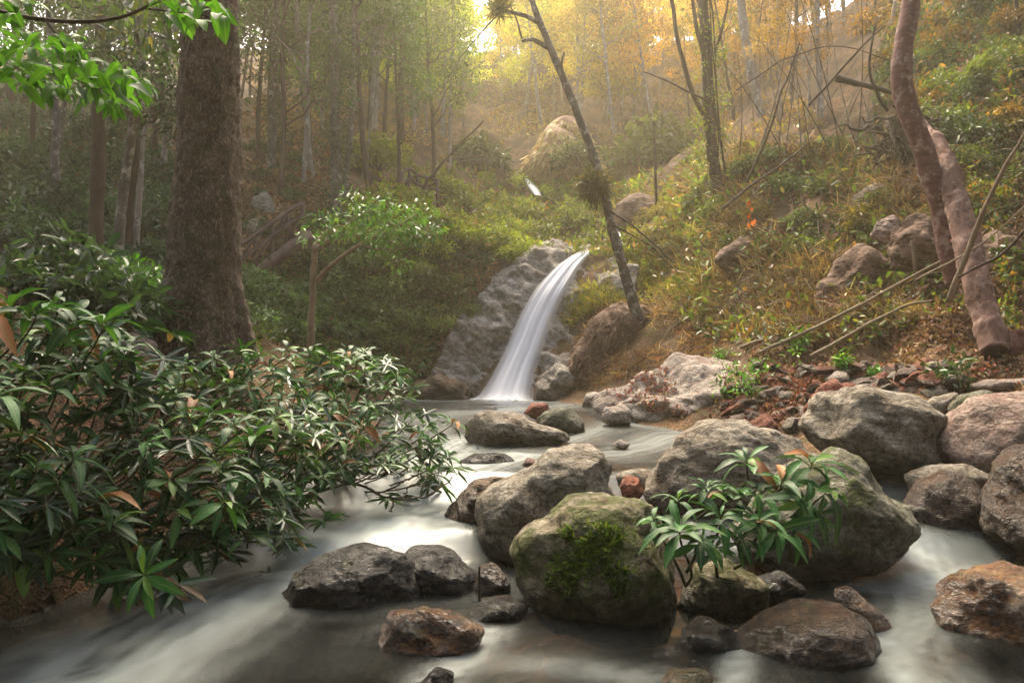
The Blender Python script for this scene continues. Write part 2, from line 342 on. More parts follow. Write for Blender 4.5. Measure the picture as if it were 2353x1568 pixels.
def fall_material():
    m, nd, nt, out = newmat('falling_water'); tc = nd('TexCoord').outputs['Object']
    a = nd('Attribute', attribute_name='edge').outputs['Fac']; s = nd('Attribute', attribute_name='across').outputs['Fac']; al = nd('Attribute', attribute_name='along').outputs['Fac']
    v = nd('CombineXYZ', {0: math_(nd, 'MULTIPLY', s, 6.0), 1: math_(nd, 'MULTIPLY', al, 1.6)}).outputs[0]
    n = noise(nd, v, 2.0, 5, 0.6)
    f = math_(nd, 'MULTIPLY', math_(nd, 'ADD', math_(nd, 'MULTIPLY', n, 0.5), 0.95), a, True)
    p = nd('BsdfPrincipled', {'Base Color': (0.86, 0.86, 0.86, 1), 'Roughness': 0.6, 'Specular IOR Level': 0.3})
    t = nd('BsdfTranslucent', {'Color': (0.86, 0.86, 0.88, 1)})
    w = nd('MixShader', {0: 0.35, 1: p.outputs[0], 2: t.outputs[0]}); tr = nd('BsdfTransparent')
    x = nd('MixShader', {0: f, 1: tr.outputs[0], 2: w.outputs[0]})
    nt.links.new(x.outputs[0], out.inputs[0]); return m
M['fall'] = fall_material()
def plain(name, c, rough=0.8):
    m, nd, nt, out = newmat(name); tc = nd('TexCoord').outputs['Object']
    cc = mix(nd, noise(nd, tc, 8.0, 6, 0.65), [k * .6 for k in c], [min(1, k * 1.35) for k in c])
    p = nd('BsdfPrincipled', {'Base Color': cc, 'Roughness': rough}); nt.links.new(p.outputs[0], out.inputs[0]); return m

# ------------------------------------------------------------------ terrain: a smooth surface through places read from the photograph
ctl = []
for u, v, Y in [
    # right bank and slope
    (1380, 992, 13.6), (1800, 905, 11), (1650, 845, 14), (2290, 815, 10), (2352, 905, 8.6), (2000, 755, 12), (2150, 625, 13.2), (2352, 600, 13),
    (1800, 755, 13.5), (1600, 770, 17), (1900, 510, 16), (1640, 440, 21), (1760, 570, 17), (2050, 350, 17.5), (2352, 200, 16.5), (1900, 260, 22), (1720, 260, 27), (2352, 0, 20),
    (1475, 755, 18.6), (1400, 620, 21.5), (1550, 610, 21), (1300, 900, 19.2), (1345, 790, 19.6), (1400, 840, 18.4), (1500, 830, 17.4),
    # gorge above the fall
    (1330, 600, 22.3), (1330, 580, 24.5), (1430, 550, 28), (1530, 420, 30), (1220, 435, 34), (1600, 350, 34), (1250, 300, 41), (1100, 340, 40),
    # back hill
    (1300, 270, 46), (1300, 190, 58), (1300, 140, 72), (900, 230, 50), (700, 120, 60), (1700, 180, 50), (1900, 60, 60), (2200, -150, 45),
    # left slope
    (700, 350, 26), (900, 350, 32), (1000, 310, 38), (600, 250, 30), (300, 300, 26), (620, 480, 20), (620, 620, 17.6), (850, 580, 21), (1050, 590, 21.5), (950, 480, 25), (1150, 560, 24),
    (950, 908, 19.3), (1050, 912, 20.0), (820, 860, 18.6), (700, 800, 17.6), (560, 765, 14), (200, 690, 13), (220, 645, 15), (0, 650, 14), (0, 400, 22), (60, 300, 30),
    (460, 775, 8.5), (250, 790, 6.8), (0, 810, 5.2), (560, 800, 9.5), (-600, 760, 6), (-900, 500, 12)] + [(0, 760, 8.5), (120, 745, 10.5), (330, 745, 10.5)]:
    ctl.append(at(u, v, Y))
for x, y, z in [(-1.9, 6.9, -.15), (-2.4, 8.0, .05), (-2.2, 11, .3), (-2.6, 15, .4), (-3.1, 5.4, -.25), (-3.6, 4.2, -.25), (-3.0, 2, -.2), (-3.6, 5.9, .8), (-2.9, 7.0, .95), (-3.2, 9.5, 1.25), (-3.7, 13, 1.2), (-4.1, 4.4, .8), (-4, 2, 1.0), (-5, -4, 1.2), (-8, -8, 2),
    (-1, 1, -.4), (1, 1, -.4), (3, 1, -.4), (0, 4, -.4), (2, 4, -.38), (3.6, 3.6, -.25), (0, 6.5, -.25), (2.4, 6.5, -.2), (-.5, 8.5, .05), (1.5, 9, .15), (.3, 12, .25), (1.5, 13, .3), (-.8, 15, .3), (0, 18, .3), (-1.5, 18.6, .4), (.9, 18.3, .45),
    (4.6, 5.2, .1), (5.2, 7, .6), (3.6, 8.2, .35), (3.1, 9.5, .33), (2.6, 11.2, .28), (6.5, 3.5, .7), (9, 2, 2.0), (11, 7, 4.2), (13, 12, 6.5), (5, -6, .6), (14, -4, 5),
    (26, 20, 20), (30, 45, 30), (-26, 20, 12), (-30, 45, 20), (0, 86, 36), (30, 86, 40), (-30, 86, 34), (45, 10, 26), (-45, 10, 14), (-45, 60, 24), (48, 60, 34), (-40, -10, 8), (40, -10, 18), (0, -12, 0.0)]:
    ctl.append(np.array([x, y, z]))
ctl = np.array(ctl)
def tps(d2): return 0.5 * d2 * np.log(d2 + 1e-9)
n = len(ctl); D2 = ((ctl[:, None, :2] - ctl[None, :, :2]) ** 2).sum(-1)
A_ = np.zeros((n + 3, n + 3)); A_[:n, :n] = tps(D2) + np.eye(n) * 0.25; A_[:n, n] = 1; A_[:n, n + 1:] = ctl[:, :2]; A_[n, :n] = 1; A_[n + 1:, :n] = ctl[:, :2].T
wts = np.linalg.solve(A_, np.concatenate([ctl[:, 2], np.zeros(3)]))
def axis(parts):
    out = []
    for a, b, s in parts: out.append(np.arange(a, b - 1e-6, s))
    return np.concatenate(out + [[parts[-1][1]]])
GX = axis([(-48, -16, 1.0), (-16, -9, .35), (-9, 10, .11), (10, 18, .35), (18, 48, 1.0)])
GY = axis([(-14, 1, 1.0), (1, 24, .11), (24, 42, .3), (42, 90, .9)])
gx, gy = np.meshgrid(GX, GY)                       # [iy, ix]
XY = np.stack([gx.ravel(), gy.ravel()], -1); GZ = np.zeros(len(XY))
for s in range(0, len(XY), 20000):
    b = XY[s:s + 20000]; d2 = ((b[:, None] - ctl[None, :, :2]) ** 2).sum(-1)
    GZ[s:s + 20000] = tps(d2) @ wts[:n] + wts[n] + b @ wts[n + 1:]
P0 = np.stack([XY[:, 0], XY[:, 1], np.zeros(len(XY))], -1)
rough_amt = sstep(-.2, 1.6, GZ)
GZ = GZ + (fbm(P0 * 0.45, 3, 3) * 0.28 + fbm(P0 * 1.7, 4, 9) * 0.10) * (0.15 + 0.85 * rough_amt) * (1 + sstep(24, 50, XY[:, 1]) * 2)
rid_ = 1 - np.abs(fbm(P0 * .55 + 4, 3, 77)) * 1.6; GZ = GZ + .42 * (rid_ - .4) * sstep(4.6, 6.2, XY[:, 0]) * sstep(9.5, 12.5, XY[:, 1]) * sstep(26, 20, XY[:, 1])
GZ = GZ.reshape(gx.shape)
def height(x, y):
    x = np.clip(x, GX[0], GX[-1] - 1e-4); y = np.clip(y, GY[0], GY[-1] - 1e-4)
    i = np.clip(np.searchsorted(GX, x, 'right') - 1, 0, len(GX) - 2); j = np.clip(np.searchsorted(GY, y, 'right') - 1, 0, len(GY) - 2)
    fx = (x - GX[i]) / (GX[i + 1] - GX[i]); fy = (y - GY[j]) / (GY[j + 1] - GY[j])
    return (GZ[j, i] * (1 - fx) + GZ[j, i + 1] * fx) * (1 - fy) + (GZ[j + 1, i] * (1 - fx) + GZ[j + 1, i + 1] * fx) * fy
def gnormal(x, y, e=.12):
    return unit(np.stack([height(x - e, y) - height(x + e, y), height(x, y - e) - height(x, y + e), np.full_like(x, 2 * e)], -1))
def hit(u, v, y0=3.0, y1=88.0):
    """where the view through pixels (u, v) meets the ground"""
    u = np.atleast_1d(np.asarray(u, float)); v = np.atleast_1d(np.asarray(v, float)); Yh = np.full(u.shape, np.nan)
    ys = np.concatenate([np.arange(y0, 25, .12), np.arange(25, y1, .4)]); prev = ys[0]
    d1 = at_many(u, v, 1.0) - np.array([0, 0, CAMZ])
    for Y in ys:
        p = d1 * Y; z = p[:, 2] + CAMZ
        m = np.isnan(Yh) & (z < height(p[:, 0], np.full(len(u), Y)))
        Yh[m] = Y
    ok = ~np.isnan(Yh); Yh = np.where(ok, Yh, 60.0)
    return (d1 * Yh[:, None]) + np.array([0, 0, CAMZ]), ok
def ground_at(u, v):
    p, ok = hit(u, v); return p[0]
ni, nj = len(GX), len(GY)
ii = np.arange(nj - 1)[:, None] * ni + np.arange(ni - 1)[None]
TQ = np.stack([ii, ii + 1, ii + ni + 1, ii + ni], -1).reshape(-1, 4)
terr = link('ground', mk_mesh('ground', np.stack([gx.ravel(), gy.ravel(), GZ.ravel()], -1), TQ, None, M['ground']))
kind(terr, 'structure', 'leaf-strewn forest floor of the steep valley')
# bed of the stream: its own material where the ground lies under the water
terr.data.materials.append(M['bed'])
zc = GZ.ravel()[TQ].mean(1); yc = gy.ravel()[TQ].mean(1); xc = gx.ravel()[TQ].mean(1)
bedm = (zc < -0.02 + 0.5 * sstep(7, 12, yc)) & (yc < 20) & (np.abs(xc) < 6)
terr.data.polygons.foreach_set('material_index', bedm.astype(np.int32))

# ------------------------------------------------------------------ water
def water_z(x, y):
    s0 = 6.1 + 0.25 * np.sin(x * 1.3)
    z = 0.20 * sstep(s0, s0 + .55, y) + 0.24 * sstep(s0 + 1.35, s0 + 2.0, y + .25 * np.sin(x * 2.1)) + 0.16 * sstep(10.5, 15, y)
    z = z + 0.10 * np.exp(-((x - 2.9) ** 2 / .5 + (y - 6.4) ** 2 / .5))
    return z
def seg_dist(x, y, P):
    d = np.full(x.shape, 1e9); tt = np.zeros(x.shape)
    for k in range(len(P) - 1):
        a, b = P[k], P[k + 1]; ab = b - a; L2 = (ab ** 2).sum()
        t = np.clip(((x - a[0]) * ab[0] + (y - a[1]) * ab[1]) / L2, 0, 1)
        dd = np.hypot(x - a[0] - t * ab[0], y - a[1] - t * ab[1]); m = dd < d
        d = np.where(m, dd, d); tt = np.where(m, k + t, tt)
    return d, tt
def wpx(u, v):
    z = 0.0
    for _ in range(6):
        p = on_z(u, v, z); z = float(water_z(np.array(p[0]), np.array(p[1])))
    return p[:2]
strokes = [  # pixel course, half width in metres, strength
    ([(1150, 1050), (1020, 1085), (900, 1140), (800, 1190), (700, 1260), (560, 1330), (380, 1430), (200, 1530)], .55, .92),
    ([(1060, 1010), (960, 1060), (860, 1120), (740, 1200)], .5, .92),
    ([(1080, 1160), (960, 1210), (820, 1230), (640, 1290), (420, 1400)], .35, .45),
    ([(700, 1300), (500, 1440), (330, 1560)], .28, .35),
    ([(1550, 1000), (1400, 1040), (1200, 1045), (1100, 1050)], .5, .45),
    ([(1560, 985), (1420, 975), (1300, 1010)], .35, .4),
    ([(950, 918), (1100, 915), (1250, 918)], .9, .75),
    ([(1300, 930), (1100, 945), (980, 960), (950, 1000)], .7, .40),
    ([(2110, 1225), (2140, 1270), (2080, 1310), (1990, 1330)], .20, .6),
    ([(2352, 1260), (2240, 1255), (2140, 1265)], .16, .45),
    ([(2080, 1310), (2110, 1400), (2080, 1480), (2150, 1560)], .22, .40),
    ([(2000, 1440), (2060, 1520), (2100, 1600)], .10, .55),
    ([(1120, 1450), (1060, 1510), (1000, 1560)], .13, .55),
    ([(1100, 1520), (1300, 1530), (1480, 1550)], .14, .22),
    ([(1215, 1400), (1160, 1395)], .06, .6),
    ([(1700, 1480), (1690, 1540), (1680, 1600)], .09, .6),
]
WX = np.arange(-6.0, 6.6, .06); WY = np.arange(.6, 20.9, .06); wx, wy = np.meshgrid(WX, WY)
fo = np.zeros(wx.shape)
for course, hw, st in strokes:
    P = np.array([wpx(*c) for c in course]); P = spline(P, len(P) * 4)
    d, t = seg_dist(wx, wy, P)
    f = st * .85 * np.exp(-(d / hw) ** 2) * (0.72 + 0.4 * vnoise(np.stack([d * 13 / (0.3 + hw), t * 0.22, 0 * d], -1), 5) + 0.25 * vnoise(np.stack([d * 31 / (0.3 + hw), t * 0.3, 0 * d], -1), 6))
    fo = 1 - (1 - fo) * (1 - np.clip(f, 0, 1))
wzz = water_z(wx, wy); WP = np.stack([wx, wy, 0 * wx], -1)
gsl = np.clip(np.gradient(wzz, .06, axis=0), 0, 1); fo = np.clip(fo + 0.5 * gsl, 0, 1) ; fo = np.clip(fo + 0.03 + .05 * fbm(WP * .9, 3, 2), 0.0, .97)
wzz = wzz + 0.018 * fbm(WP * 1.3, 3, 21) + 0.012 * fbm(WP * np.array([3.5, 1.2, 1]), 2, 22) * (0.3 + fo)
a, b = len(WX), len(WY); ii = np.arange(b - 1)[:, None] * a + np.arange(a - 1)[None]
WQ = np.stack([ii, ii + 1, ii + a + 1, ii + a], -1).reshape(-1, 4)
gzw = height(wx, wy)[:-1, :-1].ravel(); WQ = WQ[(gzw < wzz[:-1, :-1].ravel() + .5)]
stream = link('stream', mk_mesh('stream', np.stack([wx.ravel(), wy.ravel(), wzz.ravel()], -1), WQ, None, M['water'], attrs={'foam': fo.ravel()}))
kind(stream, 'structure', 'silky milky stream running between the boulders')

def ribbon(name, label, pts, nseg=60, nac=17, bulge=.18):
    """falling water: (u, v, Y, half width in metres) down the rock"""
    C = np.array([[*at(u, v, Y), w] for u, v, Y, w in pts]); S = spline(C, nseg)
    ac = np.linspace(-1, 1, nac); V = []; E = []; AC = []; AL = []
    for i, s in enumerate(S):
        for q in ac:
            V.append([s[0] + q * s[3], s[1] - bulge * (1 - q * q), s[2] + .03 * np.sin(q * 11 + i * .05) + .02 * np.sin(q * 23)])
            e = float(sstep(0, .75, 1 - abs(q))); E.append(e * float(sstep(0, .05, i / (nseg - 1)))); AC.append(q); AL.append(i / nseg * 3)
    ii = np.arange(nseg - 1)[:, None] * nac + np.arange(nac - 1)[None]
    Q = np.stack([ii, ii + 1, ii + nac + 1, ii + nac], -1).reshape(-1, 4)
    return kind(link(name, mk_mesh(name, V, Q, None, M['fall'], attrs={'edge': E, 'across': AC, 'along': AL})), 'structure', label)
ribbon('waterfall', 'white silky waterfall sliding down the rock into the pool',
       [(1362, 574, 23.4, .16), (1338, 584, 22.4, .27), (1308, 608, 21.7, .42), (1268, 660, 21.0, .56), (1236, 720, 20.6, .60), (1208, 790, 20.2, .62), (1183, 850, 19.8, .66), (1162, 905, 19.3, .82), (1152, 921, 18.8, 1.05)], 80, 33)
ribbon('upper_cascade', 'small white cascade high behind the leaning tree', [(1404, 522, 25.6, .10), (1418, 540, 24.8, .2), (1432, 556, 23.9, .22), (1440, 570, 23.2, .2)], 20, 9, .12)
ribbon('upper_cascade', 'tiny white cascade below the dry grass mound', [(1204, 408, 34.6, .12), (1216, 422, 34.2, .22), (1228, 436, 33.7, .26), (1236, 450, 33.2, .2)], 20, 9, .15)

# ------------------------------------------------------------------ rock face round the waterfall
def patch(name, label, rows, res_u, res_v, mat, amp, seed, freq=.8, cat=None):
    """surface through rows of (u, v, Y) places, roughened"""
    G = np.array([[at(*c) for c in r] for r in rows])
    A = np.stack([spline(G[i], res_u) for i in range(G.shape[0])]); A = np.stack([spline(A[:, k], res_v) for k in range(res_u)], 1)
    du = np.gradient(A, axis=1); dv = np.gradient(A, axis=0); N = unit(np.cross(du, dv))
    sgn = np.sign((N * (np.array([0, 0, CAMZ + 2]) - A)).sum(-1).mean()); N *= sgn
    Pn = A.copy(); Rx = Pn @ np.array([[.8, .3, .5], [-.2, .95, -.2], [-.55, .05, .82]])
    d = fbm(Rx * freq * np.array([.7, 1, 1.5]), 5, seed, .58); d = d - .6 * np.abs(fbm(Rx * freq * np.array([.8, 1.2, 2.4]), 4, seed + 40))
    V = A + N * (amp * d)[..., None]; o = V[0].mean(0); o[2] = .6
    ii = np.arange(res_v - 1)[:, None] * res_u + np.arange(res_u - 1)[None]
    Q = np.stack([ii, ii + 1, ii + res_u + 1, ii + res_u], -1).reshape(-1, 4)
    return link(name, mk_mesh(name, (V - o).reshape(-1, 3), Q, None, mat), None, o)
cliff = patch('cliff', '', [
    [(960, 925, 19.6), (1020, 925, 19.6), (1085, 925, 19.7), (1140, 925, 19.75), (1200, 925, 19.6), (1250, 925, 19.3), (1300, 925, 19.1), (1370, 915, 18.9)],
    [(1000, 850, 20.0), (1055, 850, 20.0), (1110, 850, 20.1), (1155, 850, 20.2), (1200, 850, 20.15), (1260, 850, 19.8), (1310, 850, 19.5), (1390, 850, 19.3)],
    [(1040, 760, 20.4), (1090, 760, 20.4), (1140, 760, 20.5), (1180, 760, 20.7), (1220, 760, 20.7), (1280, 760, 20.4), (1330, 760, 20.2), (1420, 770, 19.9)],
    [(1085, 690, 20.8), (1130, 680, 20.9), (1172, 670, 21.0), (1210, 665, 21.1), (1255, 665, 21.2), (1320, 665, 21.0), (1370, 670, 20.9), (1450, 680, 20.5)],
    [(1125, 630, 21.4), (1165, 612, 21.5), (1200, 598, 21.7), (1230, 588, 21.9), (1275, 590, 22.1), (1330, 600, 22.3), (1390, 605, 21.9), (1470, 620, 21.3)],
    [(1030, 630, 22.5), (1100, 605, 22.7), (1170, 585, 23), (1220, 575, 23.4), (1275, 572, 23.6), (1330, 577, 23.8), (1395, 588, 23.4), (1480, 605, 22.8)],
    [(1040, 650, 25), (1110, 640, 25.2), (1170, 620, 25.5), (1220, 600, 26), (1275, 595, 26), (1330, 600, 26), (1395, 610, 26), (1480, 640, 25)]], 150, 150, M['r_cliff'], .26, 31)
kind(cliff, 'structure', 'grey weathered rock face on both sides of the waterfall')

# ------------------------------------------------------------------ boulders
def ico(sub):
    import bmesh
    bm = bmesh.new(); bmesh.ops.create_icosphere(bm, subdivisions=sub, radius=1)
    V = np.array([v.co[:] for v in bm.verts]); T = np.array([[v.index for v in f.verts] for f in bm.faces]); bm.free(); return V, T
ICO = {s: ico(s) for s in (3, 4, 5, 6)}
def boulder(name, label, outline, Y, mat, seed, depth=.8, sub=6, rough=.055, facets=6, water=None, cat='boulder', group=None, sq=.86, fdepth=.2):
    O = np.array([at(u, v, Y) for u, v in outline])[:, [0, 2]]; c = (O.max(0) + O.min(0)) / 2
    cl = np.concatenate([O, O[:1]]); pts = np.concatenate([cl[i] + (cl[i + 1] - cl[i]) * np.linspace(0, 1, 24, endpoint=False)[:, None] for i in range(len(O))])
    th = np.arctan2(pts[:, 1] - c[1], pts[:, 0] - c[0]); r = np.hypot(*(pts - c).T); k = np.argsort(th); th, r = th[k], r[k]
    tg = np.linspace(-np.pi, np.pi, 181); rg = np.interp(tg, th, r, period=2 * np.pi)
    ker = np.exp(-np.linspace(-2, 2, 9) ** 2); ker /= ker.sum()
    rg = np.convolve(np.concatenate([rg[-5:-1], rg, rg[1:5]]), ker, 'valid')
    D, T = ICO[sub]; a = np.arctan2(D[:, 2], D[:, 0]); s = np.hypot(D[:, 0], D[:, 2])
    rr = np.interp(a, tg, rg); size = (O.max(0) - O.min(0)).mean() / 2
    gs = s ** sq; hd = np.sign(D[:, 1]) * np.abs(D[:, 1]) ** sq
    V = np.stack([rr * gs * np.cos(a), hd * size * depth, rr * gs * np.sin(a)], -1)
    R = np.random.RandomState(seed)
    for _ in range(facets):                                   # flattened faces, most of them on the near and upper sides
        nrm = unit(np.array([R.uniform(-.8, .8), R.uniform(-1, .3), R.uniform(-.2, .9)]))
        if abs(nrm[1]) < .35: nrm[1] = -.5; nrm = unit(nrm)
        dd = V @ nrm; lim = dd.max() * (1 - R.uniform(.4, 1) * fdepth); ex = np.clip(dd - lim, 0, None); V = V - np.outer(ex * .85, nrm)
    N = unit(D / np.array([1, depth, 1])); q = V / size
    tilt = np.array([[.85, .2, .45], [-.1, .95, -.25], [-.5, .15, .85]])
    lay = fbm((q @ tilt) * np.array([.8, 1, 4.0]) + seed, 4, seed + 3)
    rid = np.abs(fbm((q @ tilt) * np.array([1.1, 1.3, 2.2]) + seed * 1.7, 4, seed + 9)); stp = fbm((q @ tilt) * np.array([.5, .6, 2.6]) + seed, 2, seed + 5); stp = np.round(stp * 5) / 5 * .6 + stp * .4
    V = V + N * (size * rough * (fbm(q * 1.6 + seed * 3.1, 5, seed) * 1.2 + .5 * lay - 1.1 * rid + .9 * stp + .35))[:, None]
    if sub >= 5: V = V + N * (size * (.010 * fbm(q * 7 + seed, 3, seed + 20) + .05 * (fbm(q * .95 + seed, 2, seed + 30)) * (np.abs(D[:, 1]) > .0)))[:, None]
    cen = np.array([c[0], Y, c[1]]); wz = float(water_z(np.array(c[0]), np.array(Y))) if water is None else water
    V = V + cen; base = np.array([c[0], Y, wz])
    o = link(name, mk_mesh(name, V - base, None, T, M[mat] if isinstance(mat, str) else mat), None, base)
    return tag(o, label, cat, group)
B = boulder
B('boulder', 'large mossy boulder with grass tuft on top in the middle foreground', [(1172, 1265), (1190, 1220), (1260, 1185), (1300, 1145), (1350, 1128), (1430, 1132), (1500, 1150), (1545, 1200), (1565, 1300), (1560, 1400), (1500, 1470), (1380, 1460), (1260, 1420), (1195, 1345)], 5.1, 'r_mossy', 11, .85)
B('boulder', 'big slanted brown-grey boulder behind the mossy boulder', [(1092, 1180), (1110, 1140), (1200, 1085), (1260, 1030), (1330, 1012), (1390, 1022), (1422, 1080), (1430, 1140), (1400, 1220), (1300, 1300), (1180, 1310), (1120, 1275)], 6.35, 'r_grey', 12, .7)
B('boulder', 'dark rounded boulder tucked left of the slanted boulder beside the white water', [(1022, 1210), (1040, 1150), (1080, 1110), (1130, 1098), (1190, 1105), (1200, 1200), (1160, 1265), (1070, 1268)], 6.9, 'r_brown', 13)
B('boulder', 'broad pale grey boulder with striped top behind the leafy plant', [(1488, 1130), (1508, 1050), (1560, 990), (1610, 968), (1700, 960), (1790, 980), (1850, 1012), (1862, 1045), (1860, 1150), (1740, 1230), (1550, 1220)], 7.3, 'r_grey', 14, .75)
B('boulder', 'large greenish boulder behind the leafy plant right of centre', [(1700, 1220), (1745, 1130), (1850, 1060), (1925, 1026), (1975, 1050), (2030, 1115), (2085, 1165), (2088, 1210), (2045, 1265), (1960, 1325), (1850, 1350), (1755, 1320)], 5.95, 'r_olive', 15, .8)
B('boulder', 'lichen-spotted grey boulder on the right bank with an overhanging lip', [(1828, 978), (1870, 930), (1888, 893), (1960, 885), (2060, 896), (2112, 930), (2160, 960), (2182, 1000), (2155, 1045), (2095, 1100), (2010, 1100), (1900, 1045)], 7.9, 'r_grey', 16, .8)
B('boulder', 'big pinkish round boulder at the right edge of the bank', [(2148, 1025), (2180, 960), (2250, 915), (2352, 896), (2450, 920), (2490, 1020), (2420, 1110), (2280, 1110), (2190, 1090)], 7.5, 'r_pink', 17, .85, rough=.03)
B('boulder', 'round wet-sided boulder below the pinkish boulder', [(2083, 1160), (2110, 1108), (2180, 1083), (2250, 1105), (2282, 1160), (2265, 1220), (2170, 1245), (2100, 1225)], 6.65, 'r_wetbrown', 18, .85, rough=.03)
B('boulder', 'tall brown boulder cut by the right edge of the picture', [(2270, 1150), (2300, 1080), (2352, 1030), (2430, 1010), (2510, 1100), (2500, 1240), (2352, 1275), (2280, 1230)], 6.1, 'r_wetbrown', 19, .9)
B('flat_stone', 'flat layered slab wedged behind the round wet-sided boulder', [(2083, 1095), (2130, 1066), (2220, 1070), (2292, 1100), (2280, 1150), (2100, 1145)], 7.05, 'r_grey', 20, .7, 4, cat='stone')
B('boulder', 'cream and rust wet boulder low at the right edge', [(2160, 1400), (2175, 1340), (2240, 1310), (2352, 1303), (2470, 1330), (2480, 1500), (2352, 1530), (2220, 1500), (2160, 1470)], 4.65, 'r_orange', 21, .8, rough=.07)
B('boulder', 'smooth brown speckled boulder at the bottom right of centre', [(1672, 1545), (1700, 1470), (1760, 1410), (1850, 1385), (1950, 1398), (2025, 1430), (2033, 1475), (1970, 1540), (1860, 1600), (1750, 1620), (1685, 1600)], 4.35, 'r_wetbrown', 22, .75, rough=.03)
B('stone', 'black glistening stone between the mossy boulder and the brown speckled boulder', [(1548, 1495), (1570, 1440), (1620, 1418), (1690, 1440), (1712, 1495), (1680, 1550), (1580, 1555)], 4.42, 'r_dark', 23, .8, 4, rough=.07, cat='stone')
B('stone', 'small moss-topped stone at the bottom edge of the picture', [(1518, 1570), (1550, 1540), (1610, 1534), (1662, 1565), (1650, 1630), (1530, 1630)], 3.9, 'r_mossy', 24, .8, 4, cat='stone')
B('boulder', 'glossy orange wet rock alone in the front water', [(860, 1445), (885, 1408), (960, 1394), (1060, 1413), (1125, 1447), (1105, 1475), (1045, 1515), (960, 1560), (885, 1535)], 4.35, 'r_orange', 25, .65, rough=.05, facets=9)
B('boulder', 'wide dark wet boulder left of centre in the front water', [(640, 1390), (668, 1310), (740, 1275), (850, 1260), (930, 1283), (962, 1320), (958, 1390), (880, 1430), (740, 1435), (655, 1420)], 5.25, 'r_dark', 26, .7)
B('boulder', 'dark grey boulder just right of the wide dark boulder', [(912, 1278), (970, 1249), (1030, 1268), (1097, 1320), (1095, 1385), (1020, 1400), (945, 1385), (920, 1320)], 5.45, 'r_dark', 27, .75)
B('stone', 'small brown stone beside an upright twig left of the mossy boulder', [(1088, 1345), (1098, 1300), (1130, 1288), (1168, 1325), (1180, 1375), (1120, 1390)], 5.35, 'r_wetbrown', 28, .8, 4, cat='stone')
B('stone', 'low wet stone washed by water in front of the small brown stone', [(1068, 1412), (1108, 1376), (1170, 1370), (1222, 1402), (1190, 1430), (1090, 1430)], 4.85, 'r_dark', 29, .8, 4, cat='stone')
B('boulder', 'dark mossy stone in shade under the leafy plant', [(1555, 1385), (1600, 1300), (1680, 1288), (1750, 1330), (1762, 1395), (1690, 1435), (1580, 1440)], 5.0, 'r_mossy', 30, .7)
B('stone', 'angular dark stone below the greenish boulder', [(1738, 1325), (1790, 1308), (1855, 1352), (1820, 1395), (1750, 1390)], 5.1, 'r_dark', 31, .7, 4, cat='stone')
B('stone', 'half-drowned stone with water pouring round it at the bottom edge', [(960, 1575), (1000, 1530), (1042, 1545), (1040, 1610), (970, 1620)], 3.85, 'r_dark', 32, .7, 4, cat='stone')
B('boulder', 'long pale flat-topped rock in the middle of the upper stream', [(1056, 1005), (1085, 960), (1130, 946), (1200, 963), (1280, 985), (1325, 1003), (1250, 1035), (1100, 1035)], 10.7, 'r_grey', 33, .6, facets=10)
B('boulder', 'pointed grey-green rock behind the pale flat-topped rock', [(1223, 968), (1258, 940), (1310, 933), (1340, 965), (1348, 998), (1290, 1003), (1235, 995)], 12.0, 'r_olive', 34, .7, 4)
B('stone', 'small red-brown angular rock near the pool outlet', [(1202, 948), (1220, 927), (1258, 925), (1264, 945), (1235, 965)], 13.2, 'r_red', 35, .7, 4, cat='stone')
B('stone', 'dark flat rock where the stream breaks below the pale flat-topped rock', [(1048, 1062), (1090, 1040), (1160, 1042), (1188, 1062), (1170, 1088), (1080, 1090)], 8.8, 'r_dark', 36, .6, 4, cat='stone')
B('stone', 'tiny red stone left of the slanted boulder in the shallow water', [(1196, 1070), (1210, 1049), (1232, 1058), (1227, 1084)], 8.5, 'r_red', 37, .8, 3, cat='stone')
B('stone', 'rough red-brown stone wedged between the slanted and the pale grey boulder', [(1423, 1115), (1440, 1090), (1470, 1097), (1480, 1130), (1460, 1150), (1428, 1145)], 7.0, 'r_red', 38, .8, 4, rough=.07, cat='stone')
B('stone', 'pale flat stone behind the rough red-brown stone', [(1415, 1088), (1470, 1074), (1505, 1080), (1500, 1130), (1425, 1120)], 7.6, 'r_grey', 39, .8, 4, cat='stone')
B('stone', 'small white-topped stone breaking the shallow stream', [(1402, 1022), (1425, 1009), (1450, 1020), (1435, 1036)], 10.2, 'r_shelf', 40, .8, 3, cat='stone')
B('stone', 'dark rock under the cascade below the hanging twigs', [(960, 1150), (1010, 1118), (1055, 1122), (1065, 1150), (1020, 1180)], 8.0, 'r_dark', 41, .8, 4, cat='stone')
B('stone', 'dark thin rock showing in the pool outlet', [(1102, 942), (1130, 934), (1148, 938), (1130, 945)], 15.5, 'r_dark', 55, .8, 3, cat='stone')
B('stone', 'tan stone behind the lichen-spotted boulder', [(2120, 935), (2150, 910), (2195, 900), (2205, 940), (2150, 955)], 9.0, 'r_grey', 42, .8, 4, cat='stone')
B('stone', 'low curved stone against the pinkish boulder', [(2175, 940), (2215, 905), (2260, 895), (2295, 905), (2270, 940), (2200, 960)], 8.5, 'r_olive', 43, .8, 4, cat='stone')
B('flat_stone', 'flat thin slab lying behind the pinkish boulder', [(2215, 890), (2270, 872), (2352, 868), (2400, 880), (2300, 900)], 9.4, 'r_shelf', 44, .9, 4, cat='stone')
B('flat_stone', 'upper thin slab lying near the sawn log end', [(2225, 872), (2280, 858), (2330, 856), (2390, 868), (2300, 880)], 10.0, 'r_pink', 45, .9, 4, cat='stone')
B('stone', 'tilted red slab leaning on the lichen-spotted boulder', [(1838, 950), (1885, 885), (1915, 864), (1948, 885), (1890, 930), (1850, 960)], 8.9, 'r_red', 46, .5, 4, rough=.06, facets=10, cat='stone')
